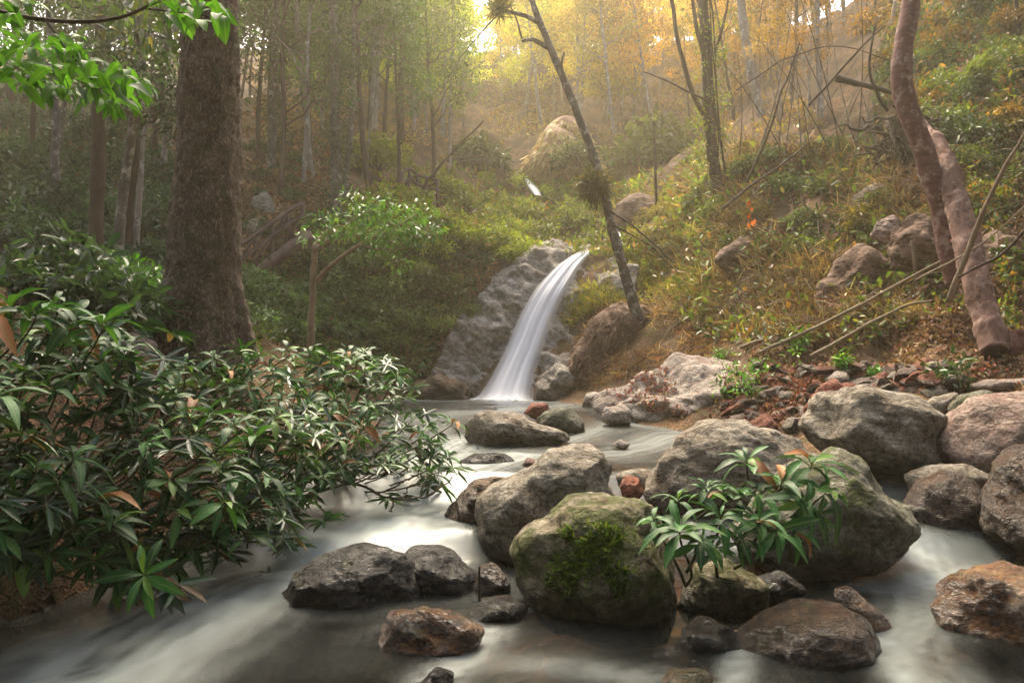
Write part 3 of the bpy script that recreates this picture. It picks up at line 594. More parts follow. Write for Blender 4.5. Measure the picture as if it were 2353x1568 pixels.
B('stone', 'half-sunk red rock washed by water beside the brown speckled boulder', [(1900, 1352), (1955, 1348), (2035, 1415), (2078, 1490), (2050, 1510), (1980, 1440)], 4.75, 'r_orange', 47, .6, 4, cat='stone')
B('rock_shelf', 'long pale rock shelf strewn with red leaves right of the pool', [(1285, 935), (1310, 905), (1400, 880), (1470, 852), (1560, 833), (1680, 838), (1720, 880), (1780, 905), (1820, 965), (1700, 1000), (1560, 985), (1450, 985), (1370, 975)], 13.2, 'r_shelf', 48, .75, facets=16, rough=.10, fdepth=.36, cat='rock', water=.5)
B('boulder', 'pale angular rock at the water edge of the rock shelf', [(1378, 965), (1390, 935), (1430, 925), (1452, 945), (1450, 975), (1400, 980)], 12.6, 'r_shelf', 49, .7, 4, cat='rock')
B('boulder', 'grey rock poking out of the left slope above the stairs', [(578, 480), (588, 445), (608, 435), (625, 455), (628, 490), (600, 510)], 19.5, 'r_grey', 50, .8, 4, cat='rock', water=4)
B('boulder', 'grey rock beside the lower stair railing', [(552, 570), (560, 520), (590, 500), (605, 530), (600, 580)], 18.6, 'r_grey', 51, .8, 4, cat='rock', water=3)
B('boulder', 'pale rock half buried by the foot of the big tree', [(220, 815), (260, 775), (310, 765), (360, 790), (350, 830), (260, 840)], 7.2, 'r_shelf', 52, .8, 4, cat='rock', water=1)
B('boulder', 'brown rocky hump on the gorge side above the waterfall', [(1395, 520), (1420, 460), (1480, 440), (1530, 460), (1540, 540), (1480, 570), (1420, 560)], 27.5, 'r_earth', 53, .6, 5, cat='rock', water=4)
B('boulder', 'pale dry rock hump high in the gorge right of the leaning tree', [(1530, 400), (1550, 350), (1600, 340), (1640, 370), (1640, 430), (1560, 440)], 31, 'r_earth', 54, .6, 4, cat='rock', water=6)
B('rock_hump', 'rust-brown root-matted rock hump right of the waterfall', [(1278, 935), (1296, 830), (1335, 745), (1400, 692), (1480, 700), (1560, 760), (1630, 830), (1520, 870), (1420, 905), (1350, 930)], 19.0, 'r_earth', 65, .42, 6, .07, 8, cat='rock', water=.6)
B('rock', 'brown wet rock at the right foot of the waterfall', [(1218, 925), (1236, 870), (1280, 835), (1330, 840), (1368, 885), (1350, 930), (1260, 938)], 18.9, 'r_cliff', 62, .6, 5, .09, 12, cat='rock', fdepth=.3)
B('rock', 'low pale rock between the waterfall foot and the rock shelf', [(1325, 938), (1350, 905), (1410, 888), (1455, 915), (1430, 950), (1360, 955)], 16.2, 'r_shelf', 63, .6, 5, .09, 12, cat='rock', fdepth=.3)
B('rock', 'dark wet rock at the left foot of the waterfall', [(900, 925), (940, 878), (1010, 862), (1075, 885), (1085, 925), (980, 938)], 19.2, 'r_brown', 64, .6, 5, .09, 12, cat='rock', fdepth=.3)
# loose rubble on the right bank
protos = []
for k in range(6):
    D, T = ICO[3]; R = np.random.RandomState(100 + k); V = D * np.array([1, .8, .55])
    for _ in range(11):
        nrm = unit(R.randn(3)); dd = V @ nrm; V = V - np.outer(np.clip(dd - dd.max() * R.uniform(.55, .85), 0, None), nrm)
    V = V + D * (fbm(D * 2.5 + k, 3, k) * .05)[:, None]; protos.append(V)
rub = [mk_mesh('stone', V, None, ICO[3][1], M[['r_red', 'r_red', 'r_pink', 'r_shelf', 'r_grey', 'r_red'][k]], smooth=False) for k, V in enumerate(protos)]
R = np.random.RandomState(5); cnt = 0
for k in range(300):
    u = R.uniform(1660, 2200); v = R.uniform(850, 990) if u < 1900 else R.uniform(850, 905)
    if u > 2180 or v < 850: continue
    p = ground_at(u, v)
    if p[1] < 8.4: continue
    s = R.uniform(.07, .2) * (1 if R.rand() < .8 else 1.4); km = R.randint(6); o = link('stone', rub[km], None, p + [0, 0, s * .2]); o.scale = (s * R.uniform(.8, 1.6), s, s * R.uniform(.7, 1.1))
    o.rotation_euler = (R.uniform(-.5, .5), R.uniform(-.5, .5), R.uniform(0, 6)); tag(o, f"{'small' if s < .11 else 'large' if s > .18 else 'medium'} {['broken red', 'flat red', 'pinkish', 'pale', 'grey', 'angular red'][km]} stone in the rubble {'below the feathery sapling' if u < 1760 else 'left of the tilted red slab' if u < 1860 else 'behind the tilted red slab' if u < 1960 else 'behind the lichen-spotted boulder' if u < 2100 else 'near the dark seedling'}", 'stone', 'loose rubble on the right bank')

# ------------------------------------------------------------------ named trunks
GREENS = [(0.030, 0.060, 0.016, 4), (0.045, 0.085, 0.020, 4), (0.075, 0.11, 0.025, 2), (0.10, 0.10, 0.025, 1)]
DARKG = [(0.022, 0.042, 0.022, 5), (0.034, 0.062, 0.028, 4), (0.055, 0.085, 0.035, 2), (0.09, 0.09, 0.025, .4)]
OLIVE = [(0.14, 0.18, 0.020, 4), (0.21, 0.22, 0.022, 3), (0.09, 0.13, 0.018, 3), (0.24, 0.15, 0.03, 1)]
WHITE = [(1, 1, 1, 5), (.85, .88, .8, 3), (1.12, 1.04, .85, 2)]
def px_path(pts, n):
    """pts (u, v, Y, radius in pixels) -> points and radii in metres"""
    S = spline(np.array([[*at(u, v, Y), r * Y / F_PX] for u, v, Y, r in pts]), n); return S[:, :3], S[:, 3]
def trunk_thing(name, label, pts, mat, n=40, sides=14, branches=(), wob=.12, crown=None, cat='tree', group=None, seed=1):
    P, Rr = px_path(pts, n); Rr = Rr * (.68 if name == 'leaning_tree' else 1); base = P[0].copy(); t = thing(name, label, cat, base, group)
    V, Q, T = tube(P, Rr, sides, wob, seed); link('trunk', mk_mesh('trunk', V - base, Q, T, M[mat]), t)
    for bp in branches:
        P2, R2 = px_path(bp, 18); P2 = P2 + fbm(P2 * 2.0, 2, seed)[:, None] * .03; V, Q, T = tube(P2, R2, 7, .1, seed); link('branch', mk_mesh('branch', V - base, Q, T, M[mat]), t)
    return t, base
def clump_cloud(C, Rc, nper, L, pal, seed, squash=.75, hang=.25, ratio=.42):
    """leaf clumps at centres C"""
    R = np.random.RandomState(seed); C = np.asarray(C, float); k = len(C); n = k * nper
    d = unit(R.randn(n, 3)); rad = R.uniform(.25, 1, n) ** .6; Rr = np.repeat(np.broadcast_to(Rc, (k,)), nper)
    off = d * (rad * Rr)[:, None]; off[:, 2] *= squash; P = np.repeat(C, nper, 0) + off
    A = unit(d * .8 + R.randn(n, 3) * .6 + np.array([0, 0, -hang])); Nn = unit(R.randn(n, 3) * .55 + np.array([0, 0, 1]))
    tone = np.repeat(1 + .34 * R.randn(k, 1), nper, 0)
    Ls = L * R.uniform(.6, 1.3, n)
    return leaves(P, A, Nn, Ls, Ls * ratio, np.clip(pick(pal, n, .09, R) * np.clip(tone, .4, 1.9), .004, 2))

# the big scaly trunk on the left bank
pts = [(452, 830, 8.5, 118), (457, 770, 8.5, 100), (463, 700, 8.5, 88), (472, 500, 8.5, 79), (480, 300, 8.5, 71), (485, 100, 8.5, 65), (488, -150, 8.6, 62), (470, -600, 8.8, 54), (480, -1000, 9.0, 46)]
P, Rr = px_path(pts, 420); base = P[6].copy(); big = thing('big_tree', 'massive dark brown tree trunk with scaly bark on the left bank', 'tree', base)
V, Q, T = tube(P, Rr, 120, 0)
ax = np.concatenate([np.repeat(P, 120, 0), P[:1], P[-1:]]); rel = unit(V - ax)
def cellular(X, seed):
    i = np.floor(X); best = np.full(len(X), 9.0); cid = np.zeros(len(X))
    for dx in (-1, 0, 1):
        for dy in (-1, 0, 1):
            for dz in (-1, 0, 1):
                c = i + [dx, dy, dz]; j = np.stack([_hash(c[:, 0], c[:, 1], c[:, 2], seed + q) for q in range(3)], -1)
                d = np.linalg.norm(c + j - X, axis=1); m = d < best; best = np.where(m, d, best); cid = np.where(m, j[:, 0], cid)
    return best, cid
cd, cid = cellular(V * np.array([15, 15, 9.0]) + fbm(V * 6, 2, 4)[:, None] * .4, 8)
az_ = np.arctan2(rel[:, 1], rel[:, 0]); fl_ = sstep(2.75, 1.7, V[:, 2]); V = V + rel * (fl_ * (.09 * np.maximum(0, np.sin(az_ * 5 + .8)) + .05 * np.sin(az_ * 3 + 2)) - .030 * np.abs(fbm(V * np.array([7, 7, 1.6]), 3, 61)))[:, None]
V = V + rel * (0.018 * (cid - .3) * sstep(.75, .35, cd) + .03 * fbm(V * np.array([2.2, 2.2, 1.0]), 3, 6) + .012 * fbm(V * 11, 3, 7))[:, None]
link('trunk', mk_mesh('trunk', V - base, Q, T, M['bark_big']), big)
R = np.random.RandomState(3); n = 2600; k = R.randint(0, 330 * 120, n); Pf = V[k] + rel[k] * .004
Vf, Qf, Cf = leaves(Pf, unit(np.array([0, 0, -1]) + .5 * R.randn(n, 3) + rel[k] * .5), rel[k], R.uniform(.015, .04, n), R.uniform(.008, .02, n), pick([(.08, .058, .038, 3), (.20, .16, .12, 1.4), (.03, .02, .013, 4)], n, .2, R), .1, .05)
kind(link('bark_flakes', mk_mesh('bark_flakes', Vf - base, Qf, None, M['litter'], Cf), big), 'stuff')
C = []; limbs = []
for k in range(9):
    a = R.uniform(0, 6.28); st = P[300 + 13 * k]; d = np.array([np.cos(a), np.sin(a), R.uniform(.3, .9)]); L = R.uniform(2.2, 4.2)
    pp = st + np.outer(np.linspace(0, 1, 10), d * L) + np.outer(np.linspace(0, 1, 10) ** 2, [0, 0, -.4]); limbs.append(tube(pp, np.linspace(.11, .03, 10), 7, .1, k))
    for q in range(9): C.append(pp[R.randint(4, 10)] + R.randn(3) * .55)
V, Q, T = join(limbs); link('limbs', mk_mesh('limbs', V - base, Q, T, M['bark_brown']), big)
V, Q, Cc = clump_cloud(C, .6, 60, .16, GREENS, 5); link('crown', mk_mesh('crown', V - base, Q, None, M['leafcloud'], Cc), big)

lt, lbase = trunk_thing('leaning_tree', 'slim grey tree leaning across the view right of the waterfall', [(1482, 775, 18.6, 23), (1468, 735, 18.6, 20), (1435, 630, 18.6, 17.5), (1400, 500, 18.6, 15.5), (1370, 380, 18.6, 14.5), (1310, 220, 18.7, 13), (1262, 105, 18.8, 12), (1228, 20, 19, 10), (1205, -70, 19, 8), (1190, -200, 19, 5)], 'bark_lean', 90, 16,
    [[(1258, 110, 18.8, 6), (1225, 92, 18.6, 5), (1200, 95, 18.5, 3)], [(1240, 55, 18.9, 6), (1200, 35, 18.6, 5), (1160, 25, 18.4, 4), (1130, 10, 18.3, 2)], [(1300, 200, 18.7, 4), (1290, 150, 18.4, 3), (1296, 120, 18.3, 2)],
     [(1200, 90, 18.5, 2.5), (1190, 50, 18.4, 2), (1170, 10, 18.3, 1.2)], [(1150, 28, 18.4, 2), (1110, 70, 18.2, 1.6), (1060, 130, 18, 1), (1010, 220, 17.8, .7)]], .16)
R = np.random.RandomState(9)
def strands(c, n, L, W, pal, up, seed, spread=.1):
    R = np.random.RandomState(seed); d = unit(R.randn(n, 3) + np.array(up)); P0 = c + R.randn(n, 3) * spread
    V1, Q1, C1 = leaves(P0, d, unit(R.randn(n, 3)), L * R.uniform(.5, 1.1, n), W, pick(pal, n, .2, R), .35, .1); return V1, Q1, C1
c = at(1365, 425, 18.4); V, Q, Cc = strands(c, 1100, .42, .018, [(.13, .11, .02, 3), (.19, .14, .03, 2), (.08, .09, .02, 2)], (0, -.2, -.35), 2, .13)
fe = thing('epiphyte_fern', 'shaggy olive fern tuft growing on the leaning tree', 'fern', c); link('fronds', mk_mesh('fronds', V - c, Q, None, M['leafcloud'], Cc), fe)
c = at(1148, 18, 18.4); V, Q, Cc = strands(c, 260, .38, .02, [(.12, .13, .03, 3), (.16, .12, .04, 2)], (0, 0, .4), 4)
fe = thing('epiphyte_fern', 'small spiky fern at the tip of the leaning tree branch', 'fern', c); link('fronds', mk_mesh('fronds', V - c, Q, None, M['leafcloud'], Cc), fe)

vt, vb = trunk_thing('vine_tree', 'tall dark tree wrapped in hanging vines right of the gorge', [(1652, 440, 21, 13), (1640, 380, 21, 13), (1628, 250, 21, 13), (1622, 120, 21, 12), (1612, 0, 21, 11), (1600, -200, 21, 9), (1590, -500, 21, 5)], 'bark_brown', 70, 12,
    [[(1618, 262, 21, 6), (1590, 210, 20.8, 5.5), (1565, 130, 20.6, 5), (1542, 0, 20.4, 4.5), (1530, -120, 20.3, 3)], [(1625, 150, 21, 6), (1605, 80, 20.7, 5), (1590, 0, 20.5, 4), (1575, -100, 20.4, 3)], [(1630, 235, 21, 3), (1580, 210, 20, 2.5), (1520, 180, 19.5, 2), (1480, 165, 19, 1.2)], [(1640, 130, 21, 4), (1665, 40, 20.8, 3), (1680, -60, 20.6, 2)]], .2)
parts = []
for k in range(9):
    ph = R.uniform(0, 6.28); z = np.linspace(0, 1, 60); Pv, Rv = px_path([(1650 + R.uniform(-14, 14), 440, 21, 16), (1632, 250, 21, 15), (1616 + R.uniform(-10, 20), 0, 21, 14), (1600, -200, 21, 12)], 60)
    ang = ph + z * R.uniform(-5, 5); parts.append(tube(Pv + np.stack([np.cos(ang), np.sin(ang), 0 * z], -1) * (Rv * 1.08)[:, None], np.full(60, R.uniform(.012, .03)), 5))
V, Q, T = join(parts); link('vines', mk_mesh('vines', V - vb, Q, T, M['twig']), vt)
C = [at(R.uniform(1600, 1665), R.uniform(20, 420), 20.9) for _ in range(60)]
V, Q, Cc = clump_cloud(C, .22, 22, .10, OLIVE, 8); link('vine_leaves', mk_mesh('vine_leaves', V - vb, Q, None, M['leafcloud'], Cc), vt)

TR = [  # name, label, path, material
 ('slender_tree', 'pale bent trunk standing just right of the vine-wrapped tree', [(1762, 300, 26, 9), (1742, 240, 26, 10), (1725, 160, 26, 10.5), (1708, 60, 26, 10), (1700, -40, 26, 9), (1690, -300, 26, 6)], 'bark_pale'),
 ('slender_tree', 'thin straight white trunk above the fallen root mass', [(1888, 300, 21, 6), (1884, 220, 21, 6), (1878, 80, 21, 5.5), (1876, -120, 21, 5)], 'bark_pale'),
 ('slender_tree', 'thin dark bare trunk standing in the gorge above the waterfall', [(1512, 560, 26, 4), (1508, 480, 26, 3.6), (1505, 380, 26, 3), (1500, 280, 26, 2.5)], 'twig'),
 ('curved_tree', 'curved reddish tree with banded bark leaning over the sawn log', [(2205, 650, 11.6, 30), (2190, 590, 11.6, 28), (2160, 470, 11.6, 26), (2120, 340, 11.6, 23.5), (2078, 230, 11.6, 22), (2072, 130, 11.6, 21.5), (2090, 20, 11.7, 20.5), (2092, -60, 11.8, 20), (2070, -300, 12, 16)], 'bark_red'),
 ('forest_tree', 'straight dark brown trunk far left behind the big tree', [(214, 700, 14.5, 19), (218, 600, 14.5, 17), (224, 400, 14.5, 15), (228, 200, 14.5, 14), (232, 0, 14.5, 13), (235, -400, 14.5, 9)], 'bark_brown'),
 ('forest_tree', 'pale leaning double trunk between the dark trunk and the big tree', [(258, 715, 13, 14), (270, 600, 13, 12), (282, 450, 13, 11), (300, 330, 13, 10), (312, 230, 13, 9), (322, 60, 13, 8), (330, -200, 13, 5)], 'bark_grey'),
 ('forest_tree', 'thin whitish trunk close left of the big tree', [(312, 570, 15.5, 7), (318, 480, 15.5, 7), (324, 380, 15.5, 6.5), (326, 250, 15.5, 6), (320, 100, 15.5, 5), (318, -200, 15.5, 4)], 'bark_pale'),
 ('forest_tree', 'dark crooked trunk left of the big tree', [(296, 560, 14, 9), (300, 450, 14, 9), (312, 380, 14, 8), (316, 300, 14, 7), (345, 265, 14, 6), (372, 215, 14, 5), (380, 100, 14, 3)], 'twig'),
 ('forest_tree', 'leaf-draped trunk on the left slope right of the big tree', [(622, 455, 22, 11), (624, 350, 22, 10), (628, 200, 22, 9), (632, 60, 22, 8), (636, -150, 22, 6)], 'bark_grey'),
 ('forest_tree', 'thin pale crooked trunk on the brown left slope', [(697, 420, 21, 5), (703, 320, 21, 5), (708, 240, 21, 4.5), (706, 140, 21, 4), (712, 20, 21, 3.5), (716, -100, 21, 2.5)], 'bark_pale'),
 ('forest_tree', 'ivy-clad trunk in the middle of the left slope', [(772, 500, 20.5, 13), (772, 380, 20.5, 12), (768, 200, 20.5, 10), (766, 60, 20.5, 9), (766, -150, 20.5, 7)], 'bark_grey'),
 ('forest_tree', 'pinkish smooth trunk high on the left slope', [(858, 300, 29, 9), (860, 200, 29, 8.5), (866, 80, 29, 8), (862, -60, 29, 7)], 'bark_pale'),
 ('forest_tree', 'brown trunk high on the left slope beside the pinkish trunk', [(922, 330, 31, 8), (920, 220, 31, 7.5), (926, 100, 31, 7), (925, -60, 31, 6)], 'bark_brown'),
 ('forest_tree', 'slim trunk right of the leaf-draped trunk on the left slope', [(652, 330, 24, 5), (650, 200, 24, 5), (655, 60, 24, 4), (650, -80, 24, 3)], 'bark_grey'),
 ('forest_tree', 'dead white trunk among the golden trees above the mound', [(1398, 300, 44, 5), (1392, 200, 44, 5), (1388, 100, 44, 4), (1390, 20, 44, 3)], 'bark_pale'),
 ('forest_tree', 'bare forked white trunk on the golden hillside', [(1480, 260, 44, 5), (1478, 160, 44, 5), (1480, 110, 44, 4.5), (1486, 40, 44, 3)], 'bark_pale'),
]
for k, (nm, lb, pt, mt) in enumerate(TR):
    t, b = trunk_thing(nm, lb, pt, mt, 50, 12 if k != 3 else 20, (), .14, seed=20 + k)
    R = np.random.RandomState(60 + k)
    if nm == 'forest_tree' and k < 14:        # limbs and leaves above
        Pm, Rm = px_path(pt, 50); C = []; lm = []
        for q in range(7):
            s = Pm[R.randint(26, 49)]; d = unit(np.array([R.randn(), R.randn(), R.uniform(.2, 1)])) * R.uniform(.8, 2.0)
            pp = s + np.outer(np.linspace(0, 1, 8), d) + .06 * R.randn(8, 3); pp[0] = s; lm.append(tube(pp, np.linspace(.035, .008, 8), 5))
            C += [pp[R.randint(3, 8)] + R.randn(3) * .25 for _ in range(5)]
        V, Q, T = join(lm); link('limbs', mk_mesh('limbs', V - b, Q, T, M[mt]), t)
        V, Q, Cc = clump_cloud(C, .4, 45, .12, DARKG if k < 8 else GREENS, 70 + k); link('crown', mk_mesh('crown', V - b, Q, None, M['leafcloud'], Cc), t)
    if nm == 'curved_tree':
        C = [at(2070, -330, 12) + np.array([R.randn() * 1.9, R.randn() * 1.9, R.uniform(-.3, 3.0)]) for _ in range(70)]; lm = [tube(np.array([at(2080, -180, 12), at(2070, -330, 12), c]), [.09, .05, .01], 5) for c in C[:14]]
        V, Q, T = join(lm); link('limbs', mk_mesh('limbs', V - b, Q, T, M[mt]), t); V, Q, Cc = clump_cloud(C, .6, 60, .15, GREENS, 71); link('crown', mk_mesh('crown', V - b, Q, None, M['leafcloud'], Cc), t)
    if 'ivy-clad' in lb or 'leaf-draped' in lb:
        n0 = 90 if 'ivy' in lb else 35; C = [at(pt[0][0] + R.randn() * 16, R.uniform(60, 520 if 'ivy' in lb else 420), pt[0][2] - .15) for _ in range(n0)]
        V, Q, Cc = clump_cloud(C, .34, 34, .10, DARKG, 90 + k); link('ivy', mk_mesh('ivy', V - b, Q, None, M['leafcloud'], Cc), t)

# sawn log leaning on the right slope
P, Rr = px_path([(2286, 806, 10.0, 33), (2264, 720, 10.3, 36), (2239, 620, 10.6, 36), (2213, 520, 11.0, 33), (2195, 450, 11.3, 30), (2177, 380, 11.6, 26), (2148, 322, 12.1, 19), (2122, 285, 12.5, 10)], 120)
base = P[0].copy(); lg = thing('fallen_log', 'pale reddish fallen log with a dark sawn end on the right slope', 'log', base)
Rr = Rr * .80; V, Q, T = tube(P, Rr, 36, 0); axx = np.concatenate([np.repeat(P, 36, 0), P[:1], P[-1:]]); rel = unit(V - axx); V = V + rel * (.028 * fbm(V * np.array([4, 4, 1.6]), 4, 3) + .012 * fbm(V * 14, 3, 5))[:, None]
link('trunk', mk_mesh('trunk', V - base, Q, T, M['log']), lg)
dn = unit(P[0] - P[3]); ca, cb, cc = tube(np.array([P[0] + dn * .004, P[0] + dn * .012]), [Rr[0] * .93, Rr[0] * .9], 36); link('sawn_end', mk_mesh('sawn_end', ca - base, cb, cc, plain('dark_end_grain', (.05, .025, .02))), lg)
R = np.random.RandomState(6); n = 900; k = R.randint(20 * 36, 110 * 36, n)
m = rel[k][:, 2] + .3 * R.randn(n) > .0; k = k[m]; n = len(k)
Vf, Qf, Cf = leaves(V[k] + rel[k] * .006, unit(R.randn(n, 3)), rel[k], R.uniform(.03, .07, n), R.uniform(.015, .03, n), pick([(.25, .10, .05, 3), (.33, .18, .10, 2), (.16, .06, .04, 2)], n, .2, R), .1, .1)
kind(link('fallen_leaf_litter', mk_mesh('fallen_leaf_litter', Vf - base, Qf, None, M['litter'], Cf), lg), 'stuff')
P, Rr = px_path([(2338, 840, 10, 24), (2336, 790, 10, 23), (2334, 758, 10, 22)], 14); V, Q, T = tube(P, Rr, 16, .1); tag(link('tree_stump', mk_mesh('tree_stump', V - P[0], Q, T, M['bark_red']), None, P[0]), 'short reddish stump beside the sawn log at the right edge', 'stump')

# small forked tree behind the left shrubs
st, sb = trunk_thing('small_tree', 'small forked pale-stemmed tree behind the left shrubs with bright green leaves', [(713, 800, 13, 9), (716, 720, 13, 8), (720, 640, 13, 7.5), (724, 560, 13, 6)], 'stick', 30, 10,
    [[(721, 650, 13, 6), (760, 610, 12.9, 5), (830, 560, 12.8, 4), (900, 530, 12.7, 3), (960, 490, 12.6, 2)], [(724, 575, 13, 5), (770, 540, 12.9, 4), (810, 505, 12.9, 3), (850, 480, 13, 2)], [(724, 565, 13, 4), (745, 535, 13.2, 3), (780, 520, 13.3, 2)], [(830, 560, 12.8, 2.5), (880, 575, 12.6, 2), (930, 570, 12.5, 1.2)]], .2)
R = np.random.RandomState(12); C = [at(u + R.randn() * 24, v + R.randn() * 16 + 10, 12.8 + R.randn() * .25) for u, v in [(760, 520), (800, 500), (850, 480), (900, 475), (950, 480), (980, 500), (900, 530), (840, 520), (930, 560), (720, 510), (880, 570), (860, 500), (960, 520)] for _ in range(4)]
V, Q, Cc = clump_cloud(C, .26, 26, .11, [(.06, .16, .02, 4), (.10, .20, .03, 3), (.16, .22, .05, 1)], 13, hang=.5); link('crown', mk_mesh('crown', V - sb, Q, None, M['leafglossy'], Cc), st)

# ------------------------------------------------------------------ prototype trees of the forest
def proto_tree(name, label, cat, group, H, seed, mat, trunk_r, crown_from, spread, nclump, nper, leaf, rc, pal=WHITE, nlimb=12):
    R = np.random.RandomState(seed); z = np.linspace(0, 1, 22); w = np.cumsum(R.randn(22, 2) * .02 * H / 8, 0)
    P = np.stack([w[:, 0], w[:, 1], z * H], -1); P[0] = 0; r = trunk_r * (1 - .85 * z) + .006
    t = thing(name, label, cat, (0, 0, 0), group); V, Q, T = tube(P - [0, 0, .25], r, 7, .1, seed); link('trunk', mk_mesh('trunk', V, Q, T, M[mat]), t)
    lm = []; C = []
    for k in range(nlimb):
        f = crown_from + (1 - crown_from) * (k + R.rand()) / nlimb; s = P[int(f * 21)]; a = R.uniform(0, 6.28); L = spread * (1.15 - .75 * f) * R.uniform(.7, 1.25)
        d = np.array([np.cos(a), np.sin(a), R.uniform(.3, 1.0)]); pp = s + np.outer(np.linspace(0, 1, 7), d * L) + R.randn(7, 3) * .04 * L; pp[0] = s
        lm.append(tube(pp, np.linspace(trunk_r * .4, .006, 7), 5)); C += [pp[R.randint(3, 7)] + R.randn(3) * .22 * L for _ in range(max(1, nclump // nlimb))]
    V, Q, T = join(lm); link('limbs', mk_mesh('limbs', V, Q, T, M[mat]), t)
    V, Q, Cc = clump_cloud(C, rc, nper, leaf, pal, seed + 1, .8, .3); link('crown', mk_mesh('crown', V, Q, None, M['leafcloud'], Cc), t)
    return t
G1 = 'trees of the golden far hillside'
PT = [proto_tree('hillside_tree', 'golden-leaved tree on the sunlit far hillside', 'tree', G1, 9.5, 200 + k, 'bark_pale', .10, [.3, .35, .2, .15][k], [1.9, 1.6, 2.2, 1.7][k], 60, [50, 42, 55, 60][k], .21, [.55, .5, .6, .5][k]) for k in range(4)]
used = set()
MARKS = [(222, 'the dark far-left trunk'), (475, 'the big tree'), (770, 'the ivy-clad trunk'), (922, 'the high brown trunk'), (1280, 'the leaning tree'), (1630, 'the vine-wrapped tree'), (1880, 'the straight white trunk'), (2090, 'the curved tree'), (2260, 'the sawn log')]
def which(p, label, sc):
    u = CX + F_PX * p[0] / max(p[1], .5); m = min(MARKS, key=lambda q: abs(q[0] - u)); d = u - m[0]
    side = 'in line with' if abs(d) < 22 else ('just ' if abs(d) < 75 else '') + ('left of' if d < 0 else 'right of')
    return f"{'short' if sc < .72 else 'mid-sized' if sc < .95 else 'big'} {label}, {side} {m[1]}"
def place(protos, k, p, sc, color, label, group, R, tilt=.06):
    pr = protos[k]
    if k not in used_by.setdefault(id(protos), set()):
        used_by[id(protos)].add(k); r = pr; r.location = [float(c) for c in p]; r.rotation_euler = (R.randn() * tilt, R.randn() * tilt, R.uniform(0, 6.28)); r.scale = (sc, sc, sc)
        for ch in r.children:
            if ch.name.split('.')[0] in ('crown', 'foliage'): ch.color = (*color, 1)
    else:
        r = copy_thing(pr, p, R.uniform(0, 6.28), sc, None, color, (R.randn() * tilt, R.randn() * tilt))
    r['label'] = which(p, label, sc) if group not in ('x', 'single gorge bushes', 'tall trees downstream of the boulders') else label; r['group'] = group; return r
used_by = {}
R = np.random.RandomState(31)
YEL, ORA, YG = (.72, .53, .06), (.66, .35, .04), (.46, .50, .05)
pos = []
def spaced(p, dmin):
    for q in pos:
        if (q[0] - p[0]) ** 2 + (q[1] - p[1]) ** 2 < dmin * dmin: return False
    pos.append(p); return True
def scatter(n, x0, x1, y0, y1, dmin, ok=lambda x, y: True):
    out = []; tries = 0
    while len(out) < n and tries < n * 60:
        tries += 1; x = R.uniform(x0, x1); y = R.uniform(y0, y1)
        if ok(x, y) and spaced((x, y), dmin): out.append(np.array([x, y, float(height(np.array(x), np.array(y)))]))
    return out
for p in scatter(150, -14, 26, 39, 76, 1.7, lambda x, y: not (-3.6 < x / y * 50 < -1.0 and y > 45) and not (y < 50 and abs(x - (1.0 - (y - 36) * .27)) < 2.2)):
    f = np.clip((p[0] / p[1] * 50 + 4 + R.randn() * 4) / 18, 0, 1)
    col = np.array(YG) * (1 - f) * (1 - f) + np.array(YEL) * 2 * f * (1 - f) + np.array(ORA) * f * f; col = col * R.uniform(.8, 1.15)
    lb = ('yellow-green' if f < .33 else 'golden' if f < .66 else 'orange') + '-leaved tree on the far hillside'
    place(PT, R.randint(4), p, R.uniform(.75, 1.15), tuple(col), lb, G1, R)
# left slope: slim grey-green forest
G2 = 'slim trees of the left slope'
PL = [proto_tree('slope_tree', 'slim green tree on the steep left slope', 'tree', G2, 9.0, 220 + k, ['bark_grey', 'bark_pale', 'bark_brown'][k], .085, [.35, .45, .25][k], [1.6, 1.4, 1.9][k], 54, 55, .15, .48) for k in range(3)]
for p in scatter(20, -10, -2.6, 20, 36, 1.4, lambda x, y: x < -3.2 + (y - 24) * .12) + scatter(75, -24, -4.5, 17, 46, 1.5, lambda x, y: x < -3.5 - (y - 17) * .02 and not (-7.5 < x < -4.5 and y < 20)):
    g = R.uniform(.7, 1.15) * (0.75 if p[0] < -9 else 1.0); w = sstep(24, 46, p[1])
    col = (np.array((.072, .135, .028)) * (1 - w) + np.array((.28, .32, .035)) * w) * g
    place(PL, R.randint(3), p, R.uniform(.8, 1.3), tuple(col), 'slim green tree on the left slope' if p[1] < 32 else 'yellow-tinged tree high on the left slope', G2, R)
# right slope
G3 = 'trees of the upper right slope'
PRt = [proto_tree('slope_tree', 'thin tree on the right slope', 'tree', G3, 7.0, 230 + k, ['bark_brown', 'bark_pale', 'twig'][k], .06, [.3, .4, .2][k], [1.6, 1.3, 1.7][k], 48, 45, .13, .42) for k in range(3)]
for p in scatter(60, 7.0, 26, 18, 42, 1.4, lambda x, y: x > 7.5 + (y - 18) * .08):
    f = R.rand(); col = np.array([(.14, .14, .026), (.34, .20, .03), (.42, .20, .025)][int(f * 3)]) * R.uniform(.75, 1.15)
    place(PRt, R.randint(3), p, R.uniform(.6, 1.1), tuple(col), ['olive', 'yellow-brown', 'orange'][int(f * 3)] + '-leaved thin tree on the right slope', G3, R)

